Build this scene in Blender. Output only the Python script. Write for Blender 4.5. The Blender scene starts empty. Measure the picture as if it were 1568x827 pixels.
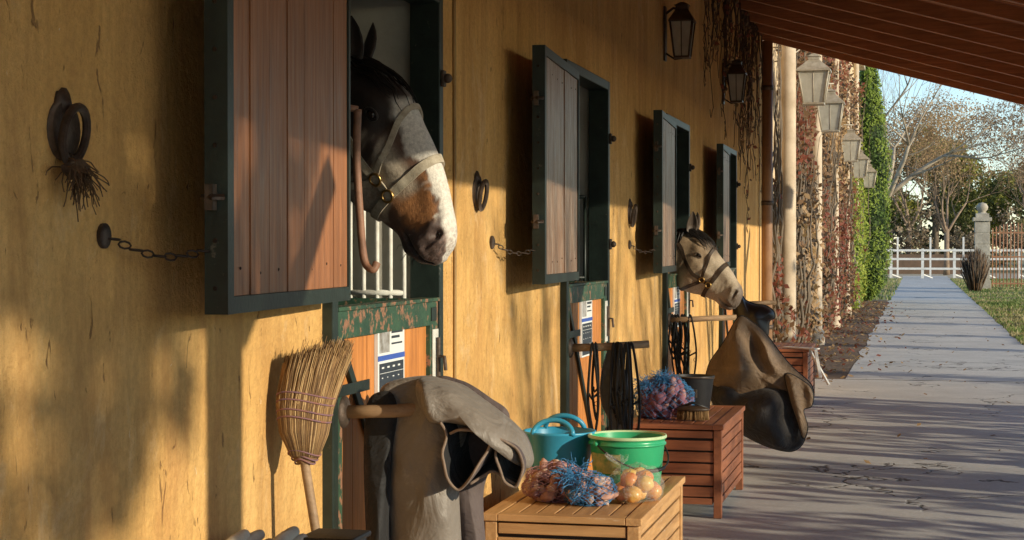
import bpy, math, random
from mathutils import Vector, Matrix, noise
random.seed(7)
R=random.random
def U(a,b): return a+(b-a)*random.random()
sc=bpy.context.scene
sc.view_settings.view_transform='Standard'
sc.view_settings.look='None'
sc.view_settings.exposure=0
# ------------------------------------------------------------ materials
def nmat(name):
    m=bpy.data.materials.new(name); m.use_nodes=True
    nt=m.node_tree; b=nt.nodes['Principled BSDF']
    return m,nt,b
def coords(nt,scale=(1,1,1)):
    tc=nt.nodes.new('ShaderNodeTexCoord'); mp=nt.nodes.new('ShaderNodeMapping')
    mp.inputs['Scale'].default_value=scale
    nt.links.new(tc.outputs['Object'],mp.inputs['Vector']); return mp.outputs['Vector']
def noi(nt,vec,scale,detail=5,rough=.6,dist=0):
    n=nt.nodes.new('ShaderNodeTexNoise'); n.inputs['Scale'].default_value=scale
    n.inputs['Detail'].default_value=detail; n.inputs['Roughness'].default_value=rough
    n.inputs['Distortion'].default_value=dist
    nt.links.new(vec,n.inputs['Vector']); return n.outputs['Fac']
def ramp(nt,fac,stops):
    r=nt.nodes.new('ShaderNodeValToRGB'); nt.links.new(fac,r.inputs['Fac'])
    e=r.color_ramp.elements
    while len(e)<len(stops): e.new(.5)
    for i,(p,c) in enumerate(stops):
        e[i].position=p; e[i].color=(c[0],c[1],c[2],1) if not isinstance(c,(int,float)) else (c,c,c,1)
    return r.outputs['Color']
def mix(nt,fac,a,b,mode='MIX'):
    n=nt.nodes.new('ShaderNodeMix'); n.data_type='RGBA'; n.blend_type=mode
    for s,i in ((fac,0),(a,6),(b,7)):
        if isinstance(s,(int,float)): n.inputs[i].default_value=s
        elif isinstance(s,tuple): n.inputs[i].default_value=(s[0],s[1],s[2],1)
        else: nt.links.new(s,n.inputs[i])
    return n.outputs[2]
def bump(nt,b,h,st,dist=.01,prev=None):
    n=nt.nodes.new('ShaderNodeBump'); n.inputs['Strength'].default_value=abs(st); n.inputs['Distance'].default_value=dist
    if st<0: n.invert=True
    nt.links.new(h,n.inputs['Height'])
    if prev: nt.links.new(prev,n.inputs['Normal'])
    nt.links.new(n.outputs['Normal'],b.inputs['Normal']); return n.outputs['Normal']
def simple(name,c1,c2=None,scale=6,rough=.7,bs=.25,bscale=40,stretch=(1,1,1),metal=0,spec=.4,dist=.005,wear=None,trans=0,wearpos=.62):
    m,nt,b=nmat(name)
    c2=c2 or tuple(x*.6 for x in c1)
    v=coords(nt,stretch)
    col=ramp(nt,noi(nt,v,scale,6,.65),[(.3,c2),(.68,c1)])
    if wear:
        f=ramp(nt,noi(nt,coords(nt),scale*2.3,8,.7),[(wearpos,0),(wearpos+.05,1)])
        col=mix(nt,f,col,wear)
    nt.links.new(col,b.inputs['Base Color'])
    b.inputs['Roughness'].default_value=rough; b.inputs['Metallic'].default_value=metal
    b.inputs['Specular IOR Level'].default_value=spec
    if trans: b.inputs['Transmission Weight'].default_value=trans
    if bs: bump(nt,b,noi(nt,v,bscale,4,.6),bs,dist)
    return m
def leafm(name,c1,c2,rough=.6):
    m,nt,b=nmat(name)
    v=coords(nt)
    nt.links.new(ramp(nt,noi(nt,v,1.3,4,.7),[(.3,c2),(.7,c1)]),b.inputs['Base Color'])
    b.inputs['Roughness'].default_value=rough; b.inputs['Specular IOR Level'].default_value=.2
    t=nt.nodes.new('ShaderNodeBsdfTranslucent'); t.inputs['Color'].default_value=(c1[0]*1.3,c1[1]*1.3,c1[2],1)
    ms=nt.nodes.new('ShaderNodeMixShader'); ms.inputs[0].default_value=.3
    nt.links.new(b.outputs[0],ms.inputs[1]); nt.links.new(t.outputs[0],ms.inputs[2])
    nt.links.new(ms.outputs[0],nt.nodes['Material Output'].inputs['Surface'])
    return m
def plaster():
    m,nt,b=nmat('ochre_plaster')
    v=coords(nt)
    base=ramp(nt,noi(nt,v,1.1,8,.65,.4),[(.25,(.60,.33,.105)),(.5,(.79,.475,.165)),(.78,(.86,.56,.23))])
    st=ramp(nt,noi(nt,coords(nt,(1,4,.6)),1.3,8,.75,.5),[(.42,0),(.75,1)])
    c=mix(nt,st,base,(.50,.265,.09))
    pale=ramp(nt,noi(nt,coords(nt,(1,1.4,.8)),2.7,8,.75,.6),[(.55,0),(.72,.6)])
    c=mix(nt,pale,c,(.86,.66,.40))
    gr=ramp(nt,noi(nt,v,38,6,.8),[(.35,.4),(.6,0)])
    c=mix(nt,gr,c,(.40,.22,.08))
    pits=ramp(nt,noi(nt,coords(nt,(1,1.9,.55)),13,4,.6,1.2),[(.655,0),(.69,.8)])
    c=mix(nt,pits,c,(.24,.13,.055))
    ch=ramp(nt,noi(nt,coords(nt,(1,2.3,1.2)),7,5,.7,2.0),[(.70,0),(.72,.8)])
    c=mix(nt,ch,c,(.82,.68,.48))
    red=ramp(nt,noi(nt,coords(nt,(1,1.5,.35)),1.9,6,.7,.3),[(.56,0),(.75,.55)])
    c=mix(nt,red,c,(.50,.22,.08))
    sx=nt.nodes.new('ShaderNodeSeparateXYZ'); nt.links.new(v,sx.inputs[0])
    ad=nt.nodes.new('ShaderNodeMath'); ad.operation='ADD'; nt.links.new(sx.outputs['Z'],ad.inputs[0])
    mu=nt.nodes.new('ShaderNodeMath'); mu.operation='MULTIPLY'; mu.inputs[1].default_value=.9
    nt.links.new(noi(nt,v,2.2,6,.7),mu.inputs[0]); nt.links.new(mu.outputs[0],ad.inputs[1])
    g=ramp(nt,ad.outputs[0],[(.55,.6),(1,0)])
    c=mix(nt,g,c,(.42,.30,.17))
    nt.links.new(c,b.inputs['Base Color']); b.inputs['Roughness'].default_value=.9; b.inputs['Specular IOR Level'].default_value=.15
    n1=bump(nt,b,noi(nt,v,4,7,.65),.8,.05)
    n2=bump(nt,b,noi(nt,v,55,6,.75),.8,.010,n1)
    bump(nt,b,pits,-.7,.012,n2)
    return m
def concrete():
    m,nt,b=nmat('concrete_floor')
    v=coords(nt)
    c=ramp(nt,noi(nt,v,.9,9,.7),[(.3,(.41,.40,.375)),(.7,(.61,.59,.55))])
    c=mix(nt,ramp(nt,noi(nt,v,28,6,.8),[(.42,0),(.7,.45)]),c,(.28,.26,.235))
    c=mix(nt,ramp(nt,noi(nt,v,2.6,7,.8,.5),[(.58,0),(.7,.5)]),c,(.25,.225,.195))
    vo=nt.nodes.new('ShaderNodeTexVoronoi'); vo.feature='DISTANCE_TO_EDGE'; vo.inputs['Scale'].default_value=.55
    dv=nt.nodes.new('ShaderNodeVectorMath'); dv.operation='ADD'
    nn=nt.nodes.new('ShaderNodeTexNoise'); nn.inputs['Scale'].default_value=3; nn.inputs['Detail'].default_value=6
    nt.links.new(v,nn.inputs['Vector'])
    sc_=nt.nodes.new('ShaderNodeVectorMath'); sc_.operation='SCALE'; sc_.inputs['Scale'].default_value=.7
    nt.links.new(nn.outputs['Color'],sc_.inputs[0]); nt.links.new(v,dv.inputs[0]); nt.links.new(sc_.outputs[0],dv.inputs[1])
    nt.links.new(dv.outputs[0],vo.inputs['Vector'])
    cr=ramp(nt,vo.outputs['Distance'],[(.003,1),(.009,0)])
    mk=ramp(nt,noi(nt,v,.5,2),[(.47,0),(.52,1)])
    cr=mix(nt,1.0,cr,mk,'MULTIPLY')
    c=mix(nt,cr,c,(.07,.06,.05))
    nt.links.new(c,b.inputs['Base Color']); b.inputs['Roughness'].default_value=.85
    n1=bump(nt,b,noi(nt,v,50,6,.75),.35,.006)
    bump(nt,b,cr,-.8,.01,n1)
    return m
def wood(name,c1,c2,axis='z',rough=.5,wear=None,spec=.4,wp=.62):
    st={'z':(9,9,.7),'y':(9,.7,9),'x':(.7,9,9)}[axis]
    m,nt,b=nmat(name)
    v=coords(nt,st)
    c=ramp(nt,noi(nt,v,3.5,8,.7,.3),[(.28,c2),(.55,c1),(.8,tuple(min(1,x*1.35) for x in c1))])
    c=mix(nt,ramp(nt,noi(nt,coords(nt),1.7,4),[(.35,.5),(.65,0)]),c,tuple(x*.55 for x in c1))
    if wear:
        c=mix(nt,ramp(nt,noi(nt,v,6,8,.8),[(wp,0),(wp+.07,.8)]),c,wear)
    nt.links.new(c,b.inputs['Base Color'])
    rr=ramp(nt,noi(nt,v,5,4),[(.3,rough+.15),(.7,rough-.1)]); nt.links.new(rr,b.inputs['Roughness'])
    b.inputs['Specular IOR Level'].default_value=spec
    bump(nt,b,noi(nt,v,9,5,.7),.35,.004)
    return m
PL=plaster(); CO=concrete()
GREYPL=simple('grey_plaster',(.62,.60,.53),(.42,.40,.35),3,.9,.4,30)
DGREEN=simple('dark_green_paint',(.022,.035,.028),(.010,.015,.013),9,.42,.2,60,wear=(.10,.09,.07),wearpos=.64)
OGREEN=simple('worn_green_paint',(.045,.10,.055),(.02,.05,.033),9,.5,.4,50,wear=(.28,.14,.08),wearpos=.54)
SHW=wood('varnished_boards',(.36,.145,.06),(.17,.065,.028),'z',.42,(.42,.24,.13),.5,.62)
SHW2=wood('sky_greyed_boards',(.30,.16,.09),(.15,.08,.055),'z',.38,(.42,.34,.27),.5,.5)  # varnished boards made greyer: reflected sky put into the colour
DRW=wood('door_boards',(.64,.25,.065),(.36,.13,.035),'z',.5,(.5,.32,.17),.3,.62)
RFW=wood('roof_boards',(.70,.30,.12),(.44,.16,.07),'x',.6)
RFW2=wood('roof_battens',(.48,.19,.075),(.26,.10,.045),'x',.6)
CHW=wood('teak_slats',(.60,.34,.14),(.36,.18,.07),'y',.5,(.66,.5,.33),.35,.58)
CHR=wood('red_teak_slats',(.33,.12,.055),(.17,.06,.03),'y',.45)
CHWX=wood('teak_slats_x',(.60,.34,.14),(.36,.18,.07),'x',.5,(.66,.5,.33),.35,.58)
CHRX=wood('red_teak_slats_x',(.33,.12,.055),(.17,.06,.03),'x',.45)
POLE=wood('ash_pole',(.42,.27,.15),(.2,.12,.06),'x',.6)
IRON=simple('rusty_iron',(.14,.10,.075),(.05,.038,.03),25,.6,.4,80,metal=.5)
BLK=simple('black_rubber',(.018,.018,.02),(.008,.008,.009),8,.5,.15)
TILE=simple('terracotta_tile',(.42,.17,.09),(.25,.10,.06),4,.85)
CREAM=simple('cream_render',(.72,.56,.36),(.50,.36,.21),1.2,.9,.4,25,stretch=(1,1,.5))
STONE=simple('pale_stone',(.50,.45,.36),(.30,.26,.20),3,.85,.5,12,dist=.02)
BRASS=simple('brass',(.55,.36,.13),(.35,.22,.08),20,.35,.1,metal=1)
WHITE=simple('white_paint',(.78,.77,.73),(.6,.58,.53),6,.6,.15)
GRILLE=simple('galvanised_bars',(.72,.72,.66),(.5,.48,.42),20,.5,.2)
BARK=simple('bark',(.22,.17,.12),(.09,.07,.05),6,.9,.6,18,stretch=(1,1,.3),dist=.02)
PALEBARK=simple('pale_bark',(.46,.38,.28),(.24,.19,.13),4,.9,.4,14)
# ------------------------------------------------------------ mesh builder
class MB:
    def __init__(s,T=None): s.v=[];s.f=[];s.m=[];s.s=[];s.T=T
    def add(s,vs,fs,mi=0,sm=False):
        o=len(s.v)
        if s.T: vs=[s.T(Vector(p)) for p in vs]
        s.v.extend([tuple(p) for p in vs])
        for f in fs: s.f.append(tuple(i+o for i in f)); s.m.append(mi); s.s.append(sm)
        return o
    def box(s,x0,x1,y0,y1,z0,z1,mi=0):
        s.add([(x0,y0,z0),(x1,y0,z0),(x1,y1,z0),(x0,y1,z0),(x0,y0,z1),(x1,y0,z1),(x1,y1,z1),(x0,y1,z1)],
              [(0,3,2,1),(4,5,6,7),(0,1,5,4),(1,2,6,5),(2,3,7,6),(3,0,4,7)],mi)
    def beam(s,a,b,w,h,mi=0):
        a=Vector(a);b=Vector(b);d=(b-a).normalized()
        up=Vector((0,0,1)) if abs(d.z)<.9 else Vector((1,0,0))
        r=d.cross(up).normalized();u=r.cross(d)
        vs=[];
        for p in (a,b):
            for i,j in((-1,-1),(1,-1),(1,1),(-1,1)): vs.append(p+r*i*w/2+u*j*h/2)
        s.add(vs,[(0,1,2,3),(7,6,5,4),(0,4,5,1),(1,5,6,2),(2,6,7,3),(3,7,4,0)],mi)
    def tube(s,pts,rad,mi=0,n=8,closed=False):
        pts=[Vector(p) for p in pts]; k=len(pts)
        if not hasattr(rad,'__len__'): rad=[rad]*k
        vs=[];ref=None
        for i,p in enumerate(pts):
            if closed: d=pts[(i+1)%k]-pts[i-1]
            else: d=pts[min(i+1,k-1)]-pts[max(i-1,0)]
            if d.length<1e-9: d=Vector((0,0,1))
            d.normalize()
            if ref is None:
                ref=d.cross(Vector((0,0,1)) if abs(d.z)<.9 else Vector((1,0,0))).normalized()
            else:
                ref=ref-d*ref.dot(d)
                ref=ref.normalized() if ref.length>1e-6 else d.orthogonal().normalized()
            b=d.cross(ref)
            for j in range(n):
                a=2*math.pi*j/n
                vs.append(p+(ref*math.cos(a)+b*math.sin(a))*rad[i])
        fs=[]
        for i in range(k if closed else k-1):
            for j in range(n):
                a=i*n+j;b_=i*n+(j+1)%n;c=((i+1)%k)*n+(j+1)%n;d_=((i+1)%k)*n+j
                fs.append((a,b_,c,d_))
        if not closed:
            fs.append(tuple(range(n-1,-1,-1))); fs.append(tuple((k-1)*n+j for j in range(n)))
        s.add(vs,fs,mi,True)
    def lathe(s,prof,c,mi=0,n=40,ax='z',wob=0):
        vs=[];c=Vector(c)
        for (r,h) in prof:
            for j in range(n):
                a=2*math.pi*j/n; q=r*(1+wob*math.sin(a*3+h*9))
                if ax=='z': vs.append(c+Vector((q*math.cos(a),q*math.sin(a),h)))
                elif ax=='x': vs.append(c+Vector((h,q*math.cos(a),q*math.sin(a))))
        fs=[]
        for i in range(len(prof)-1):
            for j in range(n):
                fs.append((i*n+j,i*n+(j+1)%n,(i+1)*n+(j+1)%n,(i+1)*n+j))
        s.add(vs,fs,mi,True)
    def sphere(s,c,r,mi=0,ns=12,nr=8,nz=0,seed=0,rot=None):
        c=Vector(c);vs=[]
        for i in range(nr+1):
            t=math.pi*i/nr
            for j in range(ns):
                a=2*math.pi*j/ns
                d=Vector((math.sin(t)*math.cos(a),math.sin(t)*math.sin(a),math.cos(t)))
                k=1+(nz*noise.noise(d*2+Vector((seed,seed*.7,0))) if nz else 0)
                p=Vector((d.x*r[0]*k,d.y*r[1]*k,d.z*r[2]*k))
                if rot: p=rot@p
                vs.append(c+p)
        fs=[]
        for i in range(nr):
            for j in range(ns):
                fs.append((i*ns+j,(i+1)*ns+j,(i+1)*ns+(j+1)%ns,i*ns+(j+1)%ns))
        s.add(vs,fs,mi,True)
    def leaf(s,p,size,mi=0,flat=None,asp=1.0):
        d=Vector((R()-.5,R()-.5,R()-.5)).normalized()
        if flat is not None: d=(d*.8+flat).normalized()
        a=d.orthogonal().normalized(); an=R()*6.28
        a=Matrix.Rotation(an,3,d)@a; b=d.cross(a)*asp
        p=Vector(p); h=size/2
        s.add([p-a*h,p-b*h*.6,p+a*h,p+b*h*.6],[(0,1,2,3)],mi)
    def build(s,name,mats,bevel=0,sub=0,solid=0,colors=None):
        me=bpy.data.meshes.new(name); me.from_pydata(s.v,[],s.f)
        for m in mats: me.materials.append(m)
        me.polygons.foreach_set('material_index',s.m); me.polygons.foreach_set('use_smooth',s.s)
        if colors:
            at=me.color_attributes.new('Col','FLOAT_COLOR','POINT')
            fl=[]
            for c in colors: fl.extend((c[0],c[1],c[2],1))
            at.data.foreach_set('color',fl)
        me.update()
        o=bpy.data.objects.new(name,me); sc.collection.objects.link(o)
        if bevel:
            q=o.modifiers.new('bev','BEVEL'); q.width=bevel; q.segments=2; q.limit_method='ANGLE'
            q.harden_normals=False
        return o
def cr(p0,p1,p2,p3,t):
    return .5*((2*p1)+(-p0+p2)*t+(2*p0-5*p1+4*p2-p3)*t*t+(-p0+3*p1-3*p2+p3)*t*t*t)
def spline(pts,n,closed=False):
    pts=[Vector(p) for p in pts];k=len(pts);out=[]
    segs=k if closed else k-1
    for i in range(segs):
        if closed: a,b,c,d=pts[i-1],pts[i],pts[(i+1)%k],pts[(i+2)%k]
        else: a,b,c,d=pts[max(i-1,0)],pts[i],pts[i+1],pts[min(i+2,k-1)]
        for j in range(n): out.append(cr(a,b,c,d,j/n))
    if not closed: out.append(pts[-1])
    return out
# ------------------------------------------------------------ camera, sun, sky
cam_d=bpy.data.cameras.new('camera'); cam=bpy.data.objects.new('camera',cam_d); sc.collection.objects.link(cam)
th=math.radians(13.24)
cam.location=(1.745,0,1.5)
cam.rotation_euler=Vector((-math.sin(th),math.cos(th),-.0119)).to_track_quat('-Z','Y').to_euler()
cam_d.sensor_width=36; cam_d.lens=60.6; cam_d.clip_start=.1; cam_d.clip_end=2000
sc.camera=cam
el=math.radians(14); azo=math.radians(20)
S=Vector((math.cos(azo)*math.cos(el),-math.sin(azo)*math.cos(el),math.sin(el)))
sd=bpy.data.lights.new('sun','SUN'); sd.energy=5; sd.angle=math.radians(.53); sd.color=(1,.885,.67)
so=bpy.data.objects.new('sun',sd); sc.collection.objects.link(so)
so.rotation_euler=S.to_track_quat('Z','Y').to_euler(); so.location=S*30
w=bpy.data.worlds.new('World'); sc.world=w; w.use_nodes=True
nt=w.node_tree; bg=nt.nodes['Background']; sk=nt.nodes.new('ShaderNodeTexSky')
sk.sky_type='NISHITA'; sk.sun_disc=False; sk.sun_elevation=el; sk.sun_rotation=math.radians(110)
sk.air_density=.85; sk.dust_density=.15; sk.ozone_density=2.0
nt.links.new(sk.outputs[0],bg.inputs['Color']); bg.inputs['Strength'].default_value=.24
# ------------------------------------------------------------ ground
GR=simple('dry_grass_ground',(.20,.20,.08),(.28,.23,.14),.35,.95,.6,9,dist=.04)
m=MB(); m.add([(-400,-200,0),(600,-200,0),(600,900,0),(-400,900,0)],[(0,1,2,3)]); m.build('ground',[GR])
m=MB(); m.add([(-4.4,-8,.004),(4.3,-8,.004),(4.3,20.2,.004),(-4.4,20.2,.004)],[(0,1,2,3)]); m.build('portico_floor',[CO])
m=MB()
vs=[];fs=[]
for i in range(90):
    y=20.2+i*.9
    vs+= [(.95+.10*noise.noise(Vector((y*.6,0,0))),y,.008),(3.35+.12*noise.noise(Vector((y*.5,9,0))),y,.008)]
    if i: fs.append((2*i-2,2*i-1,2*i+1,2*i))
m.add(vs,fs); m.build('footpath',[CO])
DIRT=simple('leaf_litter_soil',(.20,.13,.08),(.10,.07,.045),3,.95,.8,20,dist=.03)
m=MB(); m.add([(0,20.2,.004),(.97,20.2,.004),(1.02,52,.004),(0,52,.004)],[(0,1,2,3)]); m.build('planting_bed',[DIRT])
PADD=simple('sandy_paddock',(.52,.44,.31),(.36,.30,.2),.3,.95,.4,8,dist=.03)
m=MB(); m.add([(-60,80,.006),(90,80,.006),(90,112,.006),(-60,112,.006)],[(0,1,2,3)]); m.build('paddock',[PADD])
# ------------------------------------------------------------ stable building
D=3.55; OP=[(4.92+D*k,6.16+D*k) for k in range(4)]
m=MB()
edges=[-6]
for a,b in OP: edges+=[a,b]
edges.append(19.9)
for i in range(0,len(edges),2): m.box(-.4,0,edges[i],edges[i+1],0,5.0,0)
for a,b in OP: m.box(-.4,0,a,b,2.46,5.0,0)
for a,b in OP:
    m.box(-.402,-.085,b-.004,b+.0,0,2.455,1)
    m.box(-.402,-.085,a,a+.004,0,2.455,1)
    m.box(-.402,-.085,a+.004,b-.004,2.452,2.456,1)
for k in range(6):
    y=.85+D*k; m.box(-4.2,-.4,y-.05,y+.05,0,3.2,1)
m.box(-4.3,-4.2,-6,19.9,0,5,1); m.box(-4.2,-.4,-6,19.85,3.2,3.3,1)
m.box(-4.3,-.4,19.86,19.9,0,5,0)
m.build('stable_building',[PL,GREYPL])
m=MB()
sl=.277
def rz(x): return 4.0-sl*x
y0,y1=-6,19.95
m.add([(-.3,y0,rz(-.3)+.04),(3.65,y0,rz(3.65)+.04),(3.65,y1,rz(3.65)+.04),(-.3,y1,rz(-.3)+.04),
       (-.3,y0,rz(-.3)+.12),(3.65,y0,rz(3.65)+.12),(3.65,y1,rz(3.65)+.12),(-.3,y1,rz(-.3)+.12)],
      [(0,3,2,1),(4,5,6,7),(0,1,5,4),(1,2,6,5),(2,3,7,6),(3,0,4,7)],0)
y=y0+.05; i=0
while y<y1:
    big=(i%6==0); h=.13 if big else .03; wd=.08 if big else .05
    m.beam((0.002,y,rz(0)+.038-h/2),(3.41,y,rz(3.41)+.038-h/2),wd,h,1 if (big or i%2) else 0)
    y+=.155; i+=1
m.beam((0,y1+.02,rz(0)+.03),(3.68,y1+.02,rz(3.68)+.03),.035,.24,1)
m.box(3.42,3.56,y0,y1-.02,rz(3.5)-.33,rz(3.5)+.05,1)
for j in range(60):
    yy=y0+.2+j*.43
    m.tube([(-.3,yy,rz(-.3)+.12),(3.75,yy,rz(3.75)+.12)],.11,2,8)
m.build('portico_roof',[RFW,RFW2,TILE])
for k in range(-1,4):
    m=MB(); y=2.9+4.6*k
    m.box(3.40,3.58,y-.09,y+.09,.25,rz(3.5)-.335,0); m.box(3.34,3.64,y-.15,y+.15,0,.25,1)
    m.beam((3.49,y+.09,2.2),(3.49,y+.55,2.62),.08,.1,0)
    m.build('portico_post',[RFW2,STONE],bevel=.008)
# ------------------------------------------------------------ door frames / doors / shutters
def frame(k):
    a,b=OP[k]; m=MB()
    m.box(-.08,.035,a,a+.05,0,2.455,0); m.box(-.08,.035,b-.05,b,0,2.455,0); m.box(-.08,.035,a+.05,b-.05,2.405,2.455,0)
    for z in (1.5,2.1): m.box(.036,.05,b-.045,b-.01,z,z+.06,1); m.sphere((.06,b-.03,z+.03),(.018,.018,.018),1,10,8)
    m.build('door_frame',[DGREEN,IRON],bevel=.004)
def door(k):
    a,b=OP[k]; a+=.054;b-=.054; m=MB(); zt=1.31
    n=7; wd=(b-a-.10)/n
    for i in range(n): m.box(-.012,.012+U(-.001,.001),a+.05+i*wd+.002,a+.05+(i+1)*wd-.002,.08,zt-.085,0)
    m.box(-.02,.028,a,a+.05,.04,zt,1); m.box(-.02,.028,b-.10,b,.04,zt,1)
    m.box(-.02,.0275,a+.05,b-.10,zt-.085,zt,1); m.box(-.02,.0275,a+.05,b-.10,.04,.13,1)
    m.box(-.03,.036,a,b,zt+.001,zt+.014,1)
    m.beam((.022,a+.05,zt-.09),(.022,b-.12,.14),.012,.035,3)
    m.box(.029,.035,b-.085,b-.015,zt-.33,zt-.10,2); m.tube([(.045,b-.05,zt-.30),(.045,b-.05,zt-.13)],.008,4,8)
    m.tube([(.045,b-.05,zt-.2),(.07,b-.06,zt-.2),(.075,b-.06,zt-.25)],.007,4,8)
    m.box(.029,.033,b-.095,b-.03,zt-.07,zt-.02,3)
    for z in (.25,1.05): m.box(.029,.036,a,a+.30,z,z+.035,3)
    m.build('stable_door',[DRW,OGREEN,GRILLE,DGREEN,IRON],bevel=.003)
def grille(k):
    a,b=OP[k]; m=MB(); y=b-.06
    m.tube([(-.36,y,1.34),(-.10,y,1.34)],.011,0,8); m.tube([(-.36,y,1.80),(-.10,y,1.80)],.011,0,8)
    for i in range(6): m.tube([(-.36+i*.052,y,1.0),(-.36+i*.052,y,1.80)],.009,0,8)
    m.box(-.37,-.09,y-.012,y+.012,.1,1.32,1)
    m.build('inner_grille_gate',[GRILLE if k==0 else DGREEN,OGREEN])
def shutter(k,al,hx=.085,mat=SHW):
    a=OP[k][0]; H=Vector((hx,a-.05,0)); al=math.radians(al)
    ex=Vector((math.sin(al),-math.cos(al),0)); et=Vector((math.cos(al),math.sin(al),0))
    T=lambda p: H+ex*p.x+et*p.y+Vector((0,0,p.z))
    m=MB(T); W=1.17; z0,z1=1.35,2.38
    m.box(0,.02,-.03,.022,z0,z1,1); m.box(W-.045,W,-.03,.026,z0,z1,1)
    m.box(.02,W-.045,-.03,.024,z0,z0+.04,1); m.box(.02,W-.045,-.03,.024,z1-.04,z1,1)
    n=7; wd=(W-.065)/n
    for i in range(n): m.box(.02+i*wd+.003,.02+(i+1)*wd-.003,-.01,.016+U(-.0025,.0025),z0+.041,z1-.041,0)
    m.box(.021,W-.046,-.012,-.011,z0+.04,z1-.04,1)
    for z in (z0+.25,z1-.25):
        m.box(-.02,.28,-.040,-.031,z,z+.04,1)
        m.tube([(-.025,-.035,z-.03),(-.025,-.035,z+.07)],.014,2,8)
        m.box(W+.001,W+.03,-.02,.0,z-.01,z+.05,2); m.tube([(W+.012,-.03,z+.02),(W+.03,.0,z+.02),(W+.012,.02,z+.02)],.008,2,6)
    for i in range(9): m.sphere((W+.001,-.004,z0+.06+i*.11),(.004,.006,.006),2,6,4)
    for i in range(7):
        for z in (z0+.10,z1-.10): m.sphere((.02+(i+.5)*wd,.0165,z+U(-.01,.01)),(.004,.002,.004),2,6,4)
    m.T=None
    p=T(Vector((W,-.02,z0+.15))); q=Vector((.012,p.y-.22,p.z+.03))
    m.lathe([(.0,.0),(.028,.0),(.028,.008),(.016,.014),(.0,.014)],(0.001,q.y,q.z),2,16,'x')
    N=9
    for i in range(N):
        c=q.lerp(p,(i+.5)/N)-Vector((0,0,.03*math.sin(math.pi*(i+.5)/N)))
        dd=(p-q).normalized(); s2=Vector((0,0,1)) if i%2 else Vector((1,0,0))
        m.tube([c+dd*.016*math.cos(t)+s2*.008*math.sin(t) for t in [j*math.pi/4 for j in range(8)]],.0025,2,5,True)
    m.build('window_shutter',[mat,DGREEN,IRON],bevel=.003)
def rack(k,L=.5):
    a=OP[k][0]; m=MB(); y=a+.115
    m.lathe([(0,0),(.05,0),(.05,.02),(.03,.03),(.0,.03)],(.014,y,1.0),1,20,'x')
    m.tube([(.03,y,1.0),(.12,y,1.004),(.19,y+.004,1.006),(.26,y+.05,1.01),(L,y+.085,1.02)],[.021,.02,.02,.02,.019],0,12)
    m.build('blanket_pole_rack',[POLE,IRON])
def card(k):
    a,b=OP[k]; m=MB(); y0=a+.44;y1=a+.74; zt=1.235; zb=.93
    if k==0: y0,y1,zt,zb=5.39,5.69,1.245,.955
    x=.0255
    m.box(x-.012,x,y0,y1,zb,zt,0)
    x+=.0015
    def q(u0,u1,v0,v1,mi):
        Y=lambda u:y0+(y1-y0)*u; Z=lambda v:zt-(zt-zb)*v
        m.box(x-.001,x,Y(u0),Y(u1),Z(v1),Z(v0),mi)
    q(.05,.95,.42,.97,1); q(.0,1,.33,.39,2); q(.06,.42,.03,.30,3); q(.5,.92,.05,.09,1); q(.5,.8,.12,.15,1); q(.5,.9,.2,.22,1)
    x+=.0015
    for i in range(4):
        q(.12+.2*i,.2+.2*i,.46,.48,0)
        for j in range(3): q(.12+.2*i,.14+.2*i+.04*R(),.58+.1*j,.592+.1*j,0)
    q(.05,.95,.53,.535,0)
    m.build('stall_name_card',[simple('card_white',(.75,.76,.74),(.68,.7,.68),5,.5,0),simple('card_dark',(.04,.05,.06),(.03,.035,.05),5,.5,0),
        simple('card_blue',(.05,.12,.45),(.05,.10,.4),5,.5,0),simple('card_photo',(.2,.18,.15),(.5,.5,.5),25,.5,0)])
for k in range(4):
    frame(k); door(k); grille(k); rack(k,(.33,.42,.5,.5)[k]); 
    if k<3: card(k)
shutter(0,4.5); shutter(1,3.6,mat=SHW2); shutter(2,3.2,mat=SHW2); shutter(3,3,mat=SHW2)
# ------------------------------------------------------------ wall hardware
ROPE=simple('frayed_twine',(.20,.12,.06),(.08,.05,.03),30,.9,.3)
def ring(y,z,r=.055,tuft=False,name='tethering_ring'):
    m=MB()
    m.sphere((.0,y,z+r*1.35),(.02,.035,.04),0,14,8,.4,3)
    m.lathe([(0,.012),(.06,.012),(.065,.0005)],(0,y,z+.02),0,20,'x')
    m.tube([(.03+.01*math.sin(t),y+r*1.0*math.cos(t),z+.01+r*1.15*math.sin(t)) for t in [i*math.pi/12 for i in range(24)]],.0095,0,8,True)
    if tuft:
        for i in range(70):
            p=Vector((.035,y+U(-.04,.03),z-r*U(.8,1.4))); pts=[p]
            d=Vector((U(-.2,.9),U(-1.2,1.0),U(-1,.3))).normalized()
            for j in range(5):
                p=p+d*U(.006,.028); d=(d+Vector((U(-.3,.3),U(-.7,.7),-.25))).normalized(); pts.append(p)
            m.tube(pts,.0014,1,4)
        m.sphere((.04,y-.01,z-r*1.25),(.018,.045,.02),1,10,7,.6)
    m.build(name,[IRON,ROPE],bevel=.002)
ring(3.30,1.73,.05,True); ring(6.78,1.71,.05); ring(10.6,1.70,.055)
m=MB(); m.tube([(.006,6.42,.2),(.007,6.425,1.4),(.006,6.415,2.9),(.006,6.42,3.9)],.007,0,8); m.build('cable_conduit',[simple('ochre_conduit',(.40,.26,.10),(.25,.15,.06),6)])
m=MB(); m.tube([(.09,19.62,0.02),(.09,19.62,3.85)],.06,0,16)
for z in (.6,2,3.3): m.tube([(.09,19.62,z),(.09,19.62,z+.05)],.068,1,16)
m.build('downpipe',[simple('brown_pipe',(.34,.20,.11),(.22,.12,.07),4,.5),IRON])
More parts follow.
